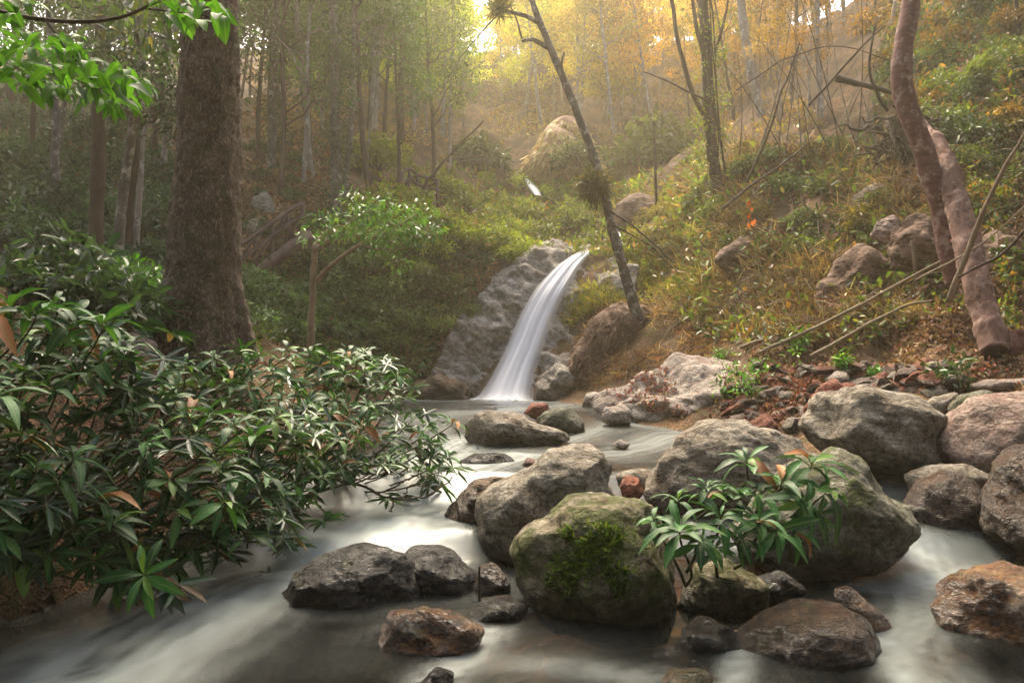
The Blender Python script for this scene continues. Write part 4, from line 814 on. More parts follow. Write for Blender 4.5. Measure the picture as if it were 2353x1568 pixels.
# forest going on unseen behind the camera, trees added dense to block frontal skylight
G4 = 'tall trees downstream of the boulders'
PD = [proto_tree('skylight_blocking_tree', 'tall leafy tree on the bank downstream', 'tree', G4, 13.0, 240 + k, 'bark_brown', .18, .2, 4.2, 120, 60, .32, 1.0) for k in range(2)]
for x, y in [(-13, -9), (-9, -5), (-6.5, -11), (-3.5, -7.5), (.5, -11.5), (3.5, -8), (6.5, -11), (9, -5.5), (12.5, -9.5), (-11, 0), (-15, 4), (12, 0), (14.5, 5), (-8, .5), (9.5, 1.5), (0, -6.8), (-5.5, -5.5), (6, -5.8), (-2, -10), (-16, -3), (16, -3), (-18, 8), (-10, -11), (10, -11)]:
    p = np.array([x, y, float(height(np.array(x * 1.), np.array(y * 1.)))]); place(PD, R.randint(2), p, R.uniform(1.0, 1.25), tuple(np.array((.05, .08, .03)) * R.uniform(.8, 1.2)), 'tall leafy tree on the bank downstream', G4, R)

# ------------------------------------------------------------------ bushes
def proto_bush(name, label, cat, group, seed, Rb, nclump, nper, leaf, rc, ratio=.42, squash=.8, hang=.3, mat='leafcloud'):
    R = np.random.RandomState(seed); t = thing(name, label, cat, (0, 0, 0), group); d = unit(R.randn(nclump, 3)); d[:, 2] = np.abs(d[:, 2])
    C = d * (Rb * R.uniform(.45, 1, nclump))[:, None]; C[:, 2] *= squash
    lm = [tube(np.array([[0, 0, -.2], c * .5 + R.randn(3) * .05, c]), [.022, .014, .005], 5) for c in C[:14]]
    V, Q, T = join(lm); link('stems', mk_mesh('stems', V, Q, T, M['twig']), t)
    V, Q, Cc = clump_cloud(C, rc, nper, leaf, WHITE, seed + 1, .85, hang, ratio); link('foliage', mk_mesh('foliage', V, Q, None, M[mat], Cc), t); return t
GB = 'bushes of the dark left thicket'
PB = [proto_bush('bush', 'bush', 'bush', GB, 250 + k, 1.0, 54, 26, [.17, .21, .15][k], .25, [.42, .36, .48][k]) for k in range(3)]
def bushes(n, poly, smin, smax, colf, label, group, dmin, sink=.15, lift=0.0, squash=1.0):
    poly = np.array(poly, float); lo, hi = poly.min(0), poly.max(0); k = 0; tries = 0; got = []
    while k < n and tries < n * 40:
        tries += 1; u, v = R.uniform(lo, hi)
        if not inside(np.array([u]), np.array([v]), poly)[0]: continue
        p, ok = hit(u, v)
        if not ok[0] or p[0, 1] < 6: continue
        p = p[0]
        if any(np.linalg.norm(p - q) < dmin for q in got): continue
        got.append(p); s = R.uniform(smin, smax); r = place(PB, R.randint(3), p + [0, 0, lift - sink * s], s, tuple(np.array(colf(u, v)) * R.uniform(.72, 1.25)), label, group, R, .15); k += 1
        if squash != 1.0: r.scale = (s, s, s * squash)
def inside(u, v, poly):
    r = np.zeros(len(u), bool); j = len(poly) - 1
    for i in range(len(poly)):
        a, b = poly[i], poly[j]; c = ((a[1] > v) != (b[1] > v)) & (u < (b[0] - a[0]) * (v - a[1]) / (b[1] - a[1] + 1e-12) + a[0]); r ^= c; j = i
    return r
dk = lambda u, v: (.042, .082, .040)
bushes(48, [(0, 180), (380, 260), (400, 690), (0, 690)], .55, 1.25, dk, 'dark evergreen bush in the left thicket', GB, .7)
bushes(16, [(0, 520), (400, 540), (400, 700), (0, 700)], .45, .8, lambda u, v: (.04, .075, .045), 'dark glossy bush below the left thicket', GB, .5)
bushes(30, [(560, 630), (700, 590), (900, 600), (1080, 640), (1060, 740), (900, 800), (560, 770)], .5, .9, lambda u, v: (.075 + .09 * sstep(700, 1050, u), .135 + .07 * sstep(700, 1050, u), .045), 'grey-green bush over the pool wall', 'bushes over the left pool wall', .55)
bushes(34, [(800, 470), (1150, 400), (1360, 420), (1380, 560), (1180, 600), (1050, 620), (820, 560)], .5, 1.0, lambda u, v: (.22, .26, .022), 'olive-yellow bush above the waterfall', 'olive bushes of the gorge', .7)
bushes(14, [(1420, 400), (1560, 440), (1600, 560), (1480, 590)], .4, .75, lambda u, v: (.20, .16, .035), 'straw-coloured bush in the gorge', 'olive bushes of the gorge', .7)
bushes(26, [(1560, 420), (1700, 330), (2050, 330), (2352, 150), (2352, 520), (2250, 480), (2000, 560), (1650, 640)], .35, .7, lambda u, v: [(.10, .13, .024), (.18, .14, .025), (.06, .095, .025)][R.randint(3)], 'low olive bush on the right slope', 'bushes of the right slope', .6)
bushes(26, [(1950, 0), (2352, 0), (2352, 330), (2150, 330)], .5, 1.0, lambda u, v: [(.10, .13, .024), (.26, .14, .025), (.06, .10, .03)][R.randint(3)], 'green and rust bush on the high right slope', 'bushes of the right slope', .6)
bushes(12, [(560, 330), (760, 330), (760, 520), (580, 560)], .3, .6, lambda u, v: (.06, .085, .03), 'small bush on the leaf-covered left slope', 'bushes of the left slope', .8)
for u, v, s, lb in [(1100, 330, 1.5, 'round clipped-looking green bush at the end of the upper railing'), (1325, 345, 1.15, 'dense grey-green bush growing on the dry grass mound')]:
    p = at(u, v + (25 if u > 1200 else 45), 33.6 if u > 1200 else 35.0); r = place(PB, 1, p, s, (.075, .10, .035), lb, 'single gorge bushes', R); del r['group']
for u, v, Y, s, lb in [(1500, 225, 36, 2.6, 'broad round olive-green tree crown below the orange hillside'), (870, 300, 27, 1.3, 'yellow-green leafy sapling on the left slope')]:
    p = at(u, v + s * 60, Y); r = place(PB, 0, p, s, (.12, .14, .03) if u > 1000 else (.20, .22, .03), lb, 'x', R); del r['group']
p = at(310, 690, 9.4); r = place(PB, 2, p, .62, (.07, .20, .02), 'bright green sapling left of the big tree base', 'x', R); del r['group']

# ------------------------------------------------------------------ ground cover and litter (nobody could count it)
def cover(name, label, polys, n, L, W, pal, seed, lift=.05, stand=.5, hang=.0, mat='leafcloud', parent=None, jit=.22, maxY=90):
    R = np.random.RandomState(seed); PP = []
    poly = np.array(polys, float); lo, hi = poly.min(0), poly.max(0)
    u = R.uniform(lo[0], hi[0], n * 3); v = R.uniform(lo[1], hi[1], n * 3); m = inside(u, v, poly); u, v = u[m][:n], v[m][:n]
    dens = fbm(np.stack([u / 90, v / 70, 0 * u], -1), 3, seed); m = dens > R.uniform(-.75, .45, len(u)); u, v = u[m], v[m]
    p, ok = hit(u, v); ok &= p[:, 1] < maxY; p = p[ok]; n = len(p); N = gnormal(p[:, 0], p[:, 1])
    s = np.clip(p[:, 1] / 15, .6, 2.2)
    p = p + N * (np.abs(R.randn(n)) * lift)[:, None]
    A = unit(R.randn(n, 3) + N * stand * 2 + np.array([0, 0, -hang])); Nn = unit(N + R.randn(n, 3) * (.25 + stand))
    Ls = L * s * R.uniform(.6, 1.35, n)
    patch_ = np.clip(1 + .55 * fbm(p * 1.1, 3, seed + 1), .35, 1.8)[:, None]; V, Q, C = leaves(p, A, Nn, Ls, Ls * W, np.clip(pick(pal, n, jit * .6, R) * patch_, .004, .9))
    o = kind(link(name, mk_mesh(name, V, Q, None, M[mat], C)), 'stuff', label); return o
VINE = [(.08, .125, .02, 4), (.13, .17, .026, 3), (.20, .18, .03, 1.6), (.045, .07, .018, 4), (.24, .12, .035, 1.2), (.14, .075, .04, 2)]
LIT = [(.30, .19, .09, 3), (.22, .12, .055, 3), (.36, .25, .13, 2), (.14, .07, .035, 3), (.30, .11, .06, 1.2)]
RED = [(.36, .10, .06, 3), (.28, .10, .06, 3), (.42, .20, .11, 1.5), (.18, .06, .04, 2)]
cover('undergrowth', 'tangled creepers and leaves covering the right slope', [(1540, 450), (1700, 300), (2000, 330), (2100, 420), (2190, 600), (2220, 720), (2000, 800), (1760, 815), (1620, 780), (1480, 640)], 7000, .15, .5, VINE, 301, .20, .35)
cover('undergrowth', 'dry brown stalks standing all over the right slope', [(1480, 450), (1700, 330), (2050, 360), (2200, 700), (2000, 800), (1500, 780)], 15000, .36, .03, [(.22, .14, .08, 3), (.12, .075, .045, 3), (.30, .22, .13, 2)], 302, .08, .5)
cover('undergrowth', 'leafy ground cover on the high right bank', [(2050, 0), (2352, 0), (2352, 780), (2300, 780), (2280, 560), (2150, 380), (2000, 300)], 15000, .13, .45, VINE + [(.30, .15, .03, 2)], 303, .18, .4)
cover('leaf_litter', 'brown fallen leaves caught all over the right slope', [(1540, 450), (1750, 330), (2050, 380), (2352, 300), (2352, 780), (2000, 800), (1620, 780)], 26000, .13, .5, [(.20, .10, .055, 3), (.28, .15, .08, 2), (.13, .06, .04, 3), (.33, .21, .11, 1)], 314, .04, .15, mat='litter')
cover('dry_roots', 'brown roots and dry stems on the earth bank left of the waterfall', [(900, 900), (930, 700), (1050, 640), (1140, 600), (1080, 690), (1020, 800), (980, 905)], 7000, .22, .07, [(.22, .13, .08, 4), (.15, .085, .055, 3), (.30, .2, .12, 2)], 315, .06, .2, .6)
cover('leaf_litter', 'tan fallen leaves lying on the right bank', [(1700, 800), (2000, 690), (2200, 560), (2352, 640), (2352, 905), (2000, 900), (1760, 880)], 17000, .11, .5, LIT, 304, .02, .06, mat='litter')
cover('leaf_litter', 'red fallen leaves lying among the rubble', [(1700, 850), (1960, 840), (2230, 830), (2352, 830), (2352, 890), (1900, 900), (1800, 960), (1720, 940)], 4500, .10, .5, RED, 305, .02, .06, mat='litter')
cover('leaf_litter', 'mixed fallen leaves between rubble and rock shelf', [(1640, 880), (1760, 870), (1900, 880), (1860, 980), (1700, 1000), (1620, 960)], 4200, .10, .5, RED + LIT, 316, .02, .08, mat='litter')
cover('dry_roots', 'matted rust-brown roots and grass on the hump right of the waterfall', [(1285, 900), (1330, 780), (1400, 700), (1500, 700), (1650, 760), (1700, 830), (1500, 850), (1400, 885)], 26000, .20, .06, [(.20, .095, .062, 4), (.27, .15, .10, 3), (.12, .06, .042, 3), (.33, .23, .14, 1)], 306, .05, .12, .9)
cover('undergrowth', 'yellow-green grass and ferns beside the waterfall on the right', [(1300, 660), (1420, 590), (1560, 600), (1640, 700), (1520, 740), (1400, 700), (1300, 760)], 9000, .16, .10, [(.20, .19, .03, 3), (.13, .15, .025, 3), (.28, .2, .05, 2)], 307, .08, .6)
cover('leaf_litter', 'brown fallen leaves on the left slope', [(540, 260), (780, 300), (800, 460), (700, 520), (560, 620)], 10000, .12, .5, LIT, 308, .03, .08, mat='litter')
cover('undergrowth', 'mixed undergrowth covering the left pool wall', [(560, 620), (800, 560), (1100, 560), (1130, 610), (1030, 720), (980, 860), (930, 900), (820, 830), (560, 780)], 19000, .12, .42, [(.065, .125, .034, 5), (.12, .17, .035, 4), (.19, .20, .045, 2), (.16, .10, .05, 1)], 309, .14, .3, .5)
cover('undergrowth', 'mixed olive undergrowth in the gorge', [(760, 480), (1000, 380), (1200, 400), (1420, 440), (1620, 340), (1640, 560), (1400, 600), (1180, 580), (820, 570)], 22000, .125, .40, OLIVE + [(.22, .14, .06, 3)], 310, .16, .4)
cover('undergrowth', 'low plants in the shade of the left thicket', [(0, 150), (400, 200), (400, 700), (0, 700)], 14000, .12, .45, DARKG + [(.10, .06, .03, 2)], 311, .16, .35)
cover('undergrowth', 'dry undergrowth below the golden trees', [(560, 100), (1000, 180), (1800, 180), (1900, 300), (1700, 330), (1250, 330), (1050, 380), (600, 330)], 14000, .11, .35, [(.30, .19, .06, 3), (.24, .2, .04, 3), (.34, .2, .1, 2)], 312, .2, .6)
cover('grass', 'grass and small leaves round the big tree base', [(120, 690), (380, 680), (560, 740), (600, 800), (400, 830), (180, 840)], 8000, .09, .3, [(.10, .15, .025, 3), (.20, .17, .05, 2), (.26, .18, .09, 2), (.06, .1, .02, 2)], 313, .03, .5)
for k, (lb, ol, Yr, mt) in enumerate([('weathered brown knob above the slanting outcrop', [(2000, 545), (2015, 505), (2055, 490), (2085, 510), (2070, 550), (2030, 565)], 14.3, 'r_pink'),
    ('dark rock ledge under the root mass', [(1930, 470), (1980, 430), (2060, 420), (2110, 460), (2090, 510), (1990, 520)], 16.3, 'r_brown'), ('small grey rock low on the right slope', [(1800, 760), (1830, 730), (1875, 735), (1880, 770), (1830, 785)], 13.4, 'r_grey'),
    ('long slanting earth-brown outcrop in the middle of the right slope', [(1850, 730), (1880, 660), (1930, 600), (1990, 545), (2040, 560), (2050, 600), (1990, 650), (1940, 720), (1880, 760)], 13.9, 'r_earth'), ('dark earth bank left of the curved tree', [(2030, 560), (2060, 500), (2120, 470), (2170, 520), (2180, 600), (2110, 640), (2050, 620)], 13.4, 'r_earth'),
    ('brown outcrop on the slope below the vine-wrapped tree', [(1640, 600), (1670, 550), (1720, 530), (1760, 560), (1740, 620), (1680, 640)], 17.2, 'r_earth'), ('steep brown earth face behind the sawn log', [(2230, 640), (2250, 540), (2320, 500), (2400, 520), (2400, 660), (2300, 700)], 12.6, 'r_earth')]):
    B('boulder', lb, ol, Yr, mt, 70 + k, .5, 5, .09, 12, cat='rock', water=-2, fdepth=.3)
# red leaves on the shelf rock and dry straw on the mound
dg = bpy.context.evaluated_depsgraph_get(); dg.update()
def on_object(o, polys, n, seed):
    """points of an object's surface seen through a patch of pixels"""
    from mathutils import Vector
    R = np.random.RandomState(seed); poly = np.array(polys, float); lo, hi = poly.min(0), poly.max(0); P, N = [], []
    mw = o.matrix_world.inverted(); e = Vector((0, 0, CAMZ))
    for _ in range(n):
        u, v = R.uniform(lo, hi)
        if not inside(np.array([u]), np.array([v]), poly)[0]: continue
        d = Vector(at(u, v, 1.0)) - e; ok, loc, nr, _i = o.ray_cast(mw @ e, (mw.to_3x3() @ d).normalized())
        if ok: P.append((o.matrix_world @ loc)[:]); N.append(nr[:])
    return np.array(P), np.array(N)
shelf = next(o for o in bpy.data.objects if o.name.startswith('rock_shelf')); bpy.context.view_layer.update()
P, N = on_object(shelf, [(1380, 900), (1500, 845), (1700, 840), (1780, 920), (1700, 960), (1500, 950)], 2200, 3)
kk = fbm(P * 1.6, 3, 9) > .15; P, N = P[kk], N[kk]; n = len(P); R = np.random.RandomState(8)
V, Q, C = leaves(P + N * .01, unit(R.randn(n, 3)), unit(N + .3 * R.randn(n, 3)), R.uniform(.04, .10, n), R.uniform(.02, .05, n), pick(RED + [(.36, .24, .12, 3)], n, .2, R))
kind(link('leaf_litter', mk_mesh('leaf_litter', V, Q, None, M['litter'], C)), 'stuff', 'red fallen leaves on the pale rock shelf')
hump = next(o for o in bpy.data.objects if o.name.startswith('rock_hump'))
P, N = on_object(hump, [(1278, 930), (1296, 800), (1335, 720), (1400, 680), (1560, 740), (1640, 840), (1400, 910)], 9000, 4); n = len(P); ho = np.array(hump.location)
V, Q, C = leaves(P, unit(N * .25 + .35 * R.randn(n, 3) + [0, -.1, -.7]), unit(R.randn(n, 3)), R.uniform(.08, .28, n), .012, pick([(.21, .105, .068, 4), (.29, .165, .11, 3), (.12, .06, .042, 3)], n, .2, R), .3)
kind(link('matted_roots', mk_mesh('matted_roots', V - ho, Q, None, M['litter'], C), hump), 'stuff')
B('grass_mound', 'tall mound hung with golden dry grass below the far hillside', [(1180, 420), (1205, 370), (1240, 310), (1285, 272), (1330, 275), (1365, 320), (1400, 400), (1390, 460), (1250, 470)], 36, plain('dry_earth', (.30, .17, .09)), 61, .7, 5, cat='mound', water=9)
mound = next(o for o in bpy.data.objects if o.name.startswith('grass_mound')); bpy.context.view_layer.update()
P, N = on_object(mound, [(1180, 420), (1205, 370), (1240, 310), (1285, 272), (1350, 275), (1400, 400), (1300, 430)], 8000, 3); n = len(P); mo = np.array(mound.location)
V, Q, C = leaves(P, unit(N * .22 + .16 * R.randn(n, 3) + [-.12, -.1, -.8]), unit(R.randn(n, 3)), R.uniform(.25, .65, n), .045, pick([(.55, .38, .13, 4), (.62, .48, .20, 2), (.38, .22, .09, 2)], n, .15, R), .3)
kind(link('dry_grass', mk_mesh('dry_grass', V - mo, Q, None, M['leafcloud'], C), mound), 'stuff')

# ------------------------------------------------------------------ railings of the stairs
def railing(label, base_line, hgt, nposts, th=.06, braces=True, lift=0.0):
    S = spline(np.array([at(*b) for b in base_line]), nposts); b0 = S[0].copy(); t = thing('stair_railing', label, 'railing', b0)
    for i in range(nposts):
        V, Q, T = tube(np.array([S[i] - [0, 0, .35], S[i] + [0, 0, hgt]]), [th * .55] * 2, 8, .1, i); link('post', mk_mesh('post', V - b0, Q, T, M['rail']), t)
    for f in (.42, .97):
        P = S + np.array([0, -.05, hgt * f]); V, Q, T = tube(spline(P, nposts * 4), np.full(nposts * 4, th * .5), 8, .12, 3); link('rail', mk_mesh('rail', V - b0, Q, T, M['rail']), t)
    if braces:
        for i in range(nposts - 1):
            a, b = (0.03, .42) if i % 2 else (.42, .95)
            V, Q, T = tube(np.array([S[i] + [0, -.03, hgt * a], S[i + 1] + [0, -.03, hgt * b]]), [th * .4] * 2, 6); link('brace', mk_mesh('brace', V - b0, Q, T, M['rail']), t)
    return t, S, b0
t, S, b0 = railing('weathered wooden stair railing right of the big tree', [(548, 625, 17.2), (600, 590, 17.6), (650, 550, 18.0), (695, 522, 18.4)], .62, 5, .11)
V, Q, T = tube(S + [.15, .1, -.18], np.full(len(S), .16), 8, .1); link('stringer', mk_mesh('stringer', V - b0, Q, T, M['rail']), t)
for i in range(9):
    f = i / 8; p = S[0] * (1 - f) + S[-1] * f + [.0, .5, -.05]; st_ = np.array([[-.16, -.5, 0], [.16, -.5, 0], [.16, .5, 0], [-.16, .5, 0]]); st_ = np.concatenate([st_, st_ + [0, 0, .06]]) + p - b0
    link('step', mk_mesh('step', st_, [[0, 3, 2, 1], [4, 5, 6, 7], [0, 1, 5, 4], [1, 2, 6, 5], [2, 3, 7, 6], [3, 0, 4, 7]], None, M['rail'], smooth=False), t)
railing('crooked branch railing halfway up the left slope', [(838, 438, 25.5), (880, 452, 25.5), (915, 458, 25.5)], .55, 5, .09)
railing('sagging branch railing left of the olive bushes', [(905, 470, 25.0), (935, 430, 25.6), (965, 445, 26), (1005, 455, 26)], .65, 6, .10)
railing('far low railing under the round green bush', [(1030, 385, 33), (1075, 380, 33.4), (1120, 378, 33.8)], .4, 6, .08)

# ------------------------------------------------------------------ sticks and dead branches
STK = [('long dead stick lying across the right slope below the curved tree', [(1740, 812, 12.4), (1900, 745, 12), (2050, 660, 11.6), (2165, 600, 11.2)], 4.5), ('pale stick lying under the long dead stick', [(1860, 815, 11.6), (1960, 765, 11.4), (2080, 705, 11.2), (2145, 690, 11.1)], 4),
 ('short stick at the lower edge of the right slope', [(1700, 800, 13.2), (1780, 772, 13), (1850, 752, 12.8)], 4.5), ('bare pole leaning from the right edge against the log', [(2178, 690, 9.9), (2230, 560, 9.6), (2290, 430, 9.3), (2365, 280, 9.0)], 6.5),
 ('thin bare stem crossing in front of the sawn log', [(2110, 640, 9.8), (2230, 580, 9.7), (2370, 470, 9.5)], 2.5), ('forked twig hanging in front of the sawn log', [(2370, 520, 9.3), (2290, 590, 9.4), (2200, 640, 9.6)], 4.0),
 ('broken branch jutting from the dark root mass', [(1920, 180, 15.5), (1980, 195, 15.2), (2060, 215, 15)], 8), ('grey stick stuck upright in the right slope', [(2100, 660, 12.3), (2098, 600, 12.2), (2096, 550, 12.2)], 4),
 ('long thin fallen stem on the slope below the vine-wrapped tree', [(1660, 480, 17.2), (1750, 410, 17), (1860, 330, 16.8)], 3.4), ('steep dark dead stem right of the vine-wrapped tree', [(1715, 420, 17.5), (1770, 300, 17.2), (1800, 200, 17), (1835, 100, 16.8)], 3.0),
 ('thin bamboo stem arching over the gorge', [(1400, 480, 17.8), (1470, 530, 17.5), (1550, 605, 17.2)], 2.6), ('second thin bamboo stem arching below the first', [(1410, 520, 17.8), (1490, 560, 17.5), (1560, 630, 17.2)], 2.0),
 ('thin pole leaning on the left slope above the branch railings', [(950, 465, 24), (1020, 370, 24), (1110, 280, 24)], 3.4), ('upright twig stuck beside the small brown stone', [(1094, 1385, 5.15), (1096, 1340, 5.15), (1098, 1298, 5.15)], 3.5),
 ('dead stem crossing high over the right slope', [(1690, 205, 16.5), (1800, 140, 16), (1930, 108, 15.5), (2075, 150, 15)], 1.7), ('slanting dead stem above the root mass', [(1860, 240, 15.5), (1950, 140, 15.2), (2030, 60, 15)], 3),
 ('curved dark dead stem beside the curved tree', [(2040, 260, 13.5), (2000, 190, 13.5), (1995, 120, 13.5), (2010, 60, 13.5)], 3.6)]
for lb, pt, r in STK:
    P, Rr = px_path([(a, b, c, r) for a, b, c in pt], 26); Rr = Rr * np.linspace(1.1, .6, 26); P = P + .04 * np.stack([fbm(P * 1.3, 2, q) for q in (1, 2, 3)], -1); V, Q, T = tube(P, Rr, 7, .15)
    tag(link('dead_stick', mk_mesh('dead_stick', V - P[0], Q, T, M['stick' if ('pale' in lb or 'bare pole' in lb or 'grey' in lb or 'long dead' in lb or 'crossing in' in lb or 'short' in lb) else 'twig']), None, P[0]), lb, 'stick')
R = np.random.RandomState(91); parts = []
for k in range(260):
    u, v = R.uniform(1560, 2340), R.uniform(330, 790)
    if v < 330 + (2050 - u) * .25 or (u > 2200 and v > 700): continue
    p = ground_at(u, v); g = gnormal(p[:1], p[1:2])[0]; d = unit(R.randn(3) + [-.5, -.2, -.5]); d = unit(d - g * np.dot(d, g) * .8); L = R.uniform(.5, 1.7); z = np.linspace(0, 1, 8)
    parts.append(tube(p + g * .12 + np.outer(z, d * L) + np.outer(np.sin(z * 3.1), g * .12 * R.rand()) + np.cumsum(R.randn(8, 3) * .02, 0), np.linspace(R.uniform(.006, .018), .003, 8), 5, 0, 0, False))
V, Q, T = join(parts); kind(link('brushwood', mk_mesh('brushwood', V, Q, T, M['stick'])), 'stuff', 'tangle of thin dead twigs on the right slope')
# dark upturned root mass on the right slope
R = np.random.RandomState(44); c = at(2085, 310, 16.6); parts = []
for k in range(90):
    d = unit(R.randn(3) * [1, .6, 1.0] + [0, 0, -.3]); L = R.uniform(.3, 1.3); pp = c + R.randn(3) * [.3, .3, .25] + np.outer(np.linspace(0, 1, 11), d * L) + np.cumsum(R.randn(11, 3) * .07, 0); parts.append(tube(pp, np.linspace(R.uniform(.015, .06), .006, 11), 6, .25, k))
V, Q, T = join(parts); rt = thing('root_mass', 'dark upturned root mass behind the curved reddish tree', 'roots', c); link('roots', mk_mesh('roots', V - c, Q, T, M['twig']), rt)

# ------------------------------------------------------------------ large-leaved plants, every leaf its own piece
def leaf_mesh(name, ratio, curl, fold, mat, seed):
    R = np.random.RandomState(seed); t = np.array([0, .1, .28, .5, .72, .9, 1.0]); w = ratio * .5 * np.array([.10, .34, .74, 1.0, .86, .42, .03]); V = []
    for k in range(7):
        z = -curl * t[k] ** 2 + .10 * np.sin(t[k] * 3.1) ; tw = .05 * np.sin(t[k] * 7 + seed)
        V += [[t[k], -w[k], z + fold * w[k] + tw * .3], [t[k], 0, z], [t[k], w[k], z + fold * w[k] - tw * .3]]
    Q = [[3 * k + a, 3 * k + a + 1, 3 * k + a + 4, 3 * k + a + 3] for k in range(6) for a in (0, 1)]
    return mk_mesh(name, V, Q, None, mat)
LM = [leaf_mesh('leaf', .23 + .03 * (k % 3), [.12, .28, .45, .2, .6, .05][k], [.35, .2, .3, .5, .25, .4][k], M['shrubleaf'], k) for k in range(6)]
LB = [leaf_mesh('leaf', .38, [.15, .3, .5][k], .25, M['brightleaf'], k) for k in range(3)]
LD = [leaf_mesh('leaf', .36, [.5, .9][k], .7, M['deadleaf'], k) for k in range(2)]
from mathutils import Matrix, Vector
def put_leaf(mesh, parent, p, A, N, L):
    A = unit(A); S = unit(np.cross(N, A)); Nn = np.cross(A, S); o = bpy.data.objects.new('leaf', mesh); COLL.objects.link(o); o.parent = parent
    m = np.eye(4); m[:3, 0] = A * L; m[:3, 1] = S * L; m[:3, 2] = Nn * L; m[:3, 3] = p; o.matrix_basis = Matrix(m.tolist()); return o
def whorl(thing_, base, c, axis, n, L, R, meshes=LM, root=None, dead=.02, rad=.006, mat='stem', open_=(55, 95)):
    """a leafy shoot: stem from root to tip c with a whorl of leaves, the stem the part, its leaves sub-parts"""
    axis = unit(axis); r0 = base + R.randn(3) * [.06, .06, .0] if root is None else np.asarray(root)
    mid = (r0 * .45 + c * .55) + np.array([0, 0, -.12]) * np.linalg.norm(c - r0) + R.randn(3) * .03
    P = spline(np.array([r0, mid, c - axis * .10, c + axis * .015]), 12); V, Q, T = tube(P, np.linspace(rad * 2.0, rad * .6, 12), 6)
    br = link('branch', mk_mesh('branch', V - base, Q, T, M[mat]), thing_)
    e1 = unit(np.cross(axis, [.3, .2, .9] if abs(axis[2]) < .9 else [1, 0, 0])); e2 = np.cross(axis, e1); a0 = R.uniform(0, 6.28)
    for k in range(n):
        a = a0 + k * 2.399 + R.randn() * .2; f = k / max(1, n - 1); op = math.radians(open_[1] - (open_[1] - open_[0]) * f + R.randn() * 9)
        rdl = np.cos(a) * e1 + np.sin(a) * e2; A = axis * math.cos(op) + rdl * math.sin(op); N = axis * math.sin(op) - rdl * math.cos(op) + R.randn(3) * .18
        A = A + np.array([0, 0, -.10]); p = c - axis * (.055 * (1 - f)) + rdl * .006
        dd = R.rand() < dead; put_leaf((LD if dd else meshes)[R.randint(2 if dd else len(meshes))], br, p - base, A, N, L * R.uniform(.72, 1.18) * (1 - .35 * f * (k > n - 3)))
    return br
ctlY = np.array([(0, 700, 4.0), (200, 730, 4.6), (0, 900, 3.9), (200, 900, 4.6), (430, 820, 6.2), (560, 800, 7.2), (700, 790, 8.1), (870, 820, 8.5), (600, 900, 6.3), (800, 900, 7.4), (940, 860, 8.5), (1040, 960, 8.0), (900, 960, 7.4), (1060, 1060, 7.2), (700, 1000, 6.2), (500, 1000, 5.4), (300, 1000, 4.8), (100, 1050, 4.1), (0, 1150, 3.9), (150, 1200, 4.2), (400, 1150, 4.8), (600, 1150, 5.5), (850, 1080, 7.0), (650, 1230, 5.5), (500, 1230, 5.0), (280, 1280, 4.6), (330, 1340, 4.5), (60, 1250, 4.1)], float)
def shrubY(u, v):
    w = 1 / ((ctlY[:, 0] - u) ** 2 + (ctlY[:, 1] - v) ** 2 + 900) ** 1.5; return float((w * ctlY[:, 2]).sum() / w.sum())
SPOLY = np.array([(-120, 680), (130, 695), (230, 730), (330, 800), (420, 815), (540, 800), (640, 810), (690, 785), (790, 795), (860, 810), (930, 845), (905, 890), (960, 935), (1040, 965), (1020, 1010), (1060, 1070), (1000, 1085), (860, 1070), (760, 1085), (700, 1130), (650, 1180), (660, 1235), (560, 1250), (480, 1280), (430, 1310), (330, 1345), (230, 1315), (90, 1260), (-120, 1270)], float)
SH = [('shrub', 'tall dark leafy shrub at the left edge of the picture', (-3.9, 4.2, 1.0)), ('shrub', 'glossy shrub hanging its lowest leaves over the water at lower left', (-3.25, 5.3, .55)), ('shrub', 'leafy shrub at the upper left in front of the dark thicket', (-3.7, 5.3, 1.5)),
      ('shrub', 'dense glossy shrub in the middle of the left bank', (-3.0, 6.4, .95)), ('shrub', 'pale-topped shrub below the big tree base', (-3.1, 7.6, 1.35)), ('shrub', 'shrub reaching right towards the pool wall with the highest shoots', (-2.7, 9.0, 1.0)),
      ('shrub', 'shrub reaching farthest right over the stream above bare twigs', (-2.25, 8.0, .35)), ('shrub', 'low shrub overhanging the white water left of the dark boulders', (-2.55, 6.6, .35)), ('shrub', 'shrub filling the lower left corner of the bank', (-3.5, 4.7, .55))]
roots = np.array([s[2] for s in SH]); shr = [thing(a, b, 'shrub', c) for a, b, c in SH]
R = np.random.RandomState(77); W = []; tries = 0
while tries < 9000 and len(W) < 260:
    tries += 1; u, v = R.uniform(-120, 1080), R.uniform(680, 1350)
    if not inside(np.array([u]), np.array([v]), SPOLY)[0]: continue
    Y = shrubY(u, v) + R.uniform(-.25, .45); dm = 262 / Y * R.uniform(.8, 1.25)
    if any((u - a) ** 2 + ((v - b) * 1.25) ** 2 < dm * dm for a, b, _ in W): continue
    W.append((u, v, Y))
leafn = [0] * len(SH); back = []
for u, v, Y in W:
    c = at(u, v, Y); k = int(np.argmin(((c - roots) ** 2 * [1, 1, .6]).sum(1))); low = float(sstep(1130, 1300, v - .12 * u))
    axis = np.array([.12 + .25 * R.randn(), -.12 + .25 * R.randn() - .75 * low, 1.0 - .7 * low]); nl = R.randint(9, 14)
    L = R.uniform(.16, .245) * (1.1 if v > 1080 else 1.0)
    if leafn[k] + nl <= 300:
        whorl(shr[k], roots[k], c, axis, nl, L, R); leafn[k] += nl
    else: back.append((k, c, axis, L))
    for _ in range(int(R.rand() < .8)): back.append((k, c + np.array([R.randn() * .18, R.uniform(.12, .55), -R.uniform(.05, .38)]), axis + R.randn(3) * .3, L * .95))
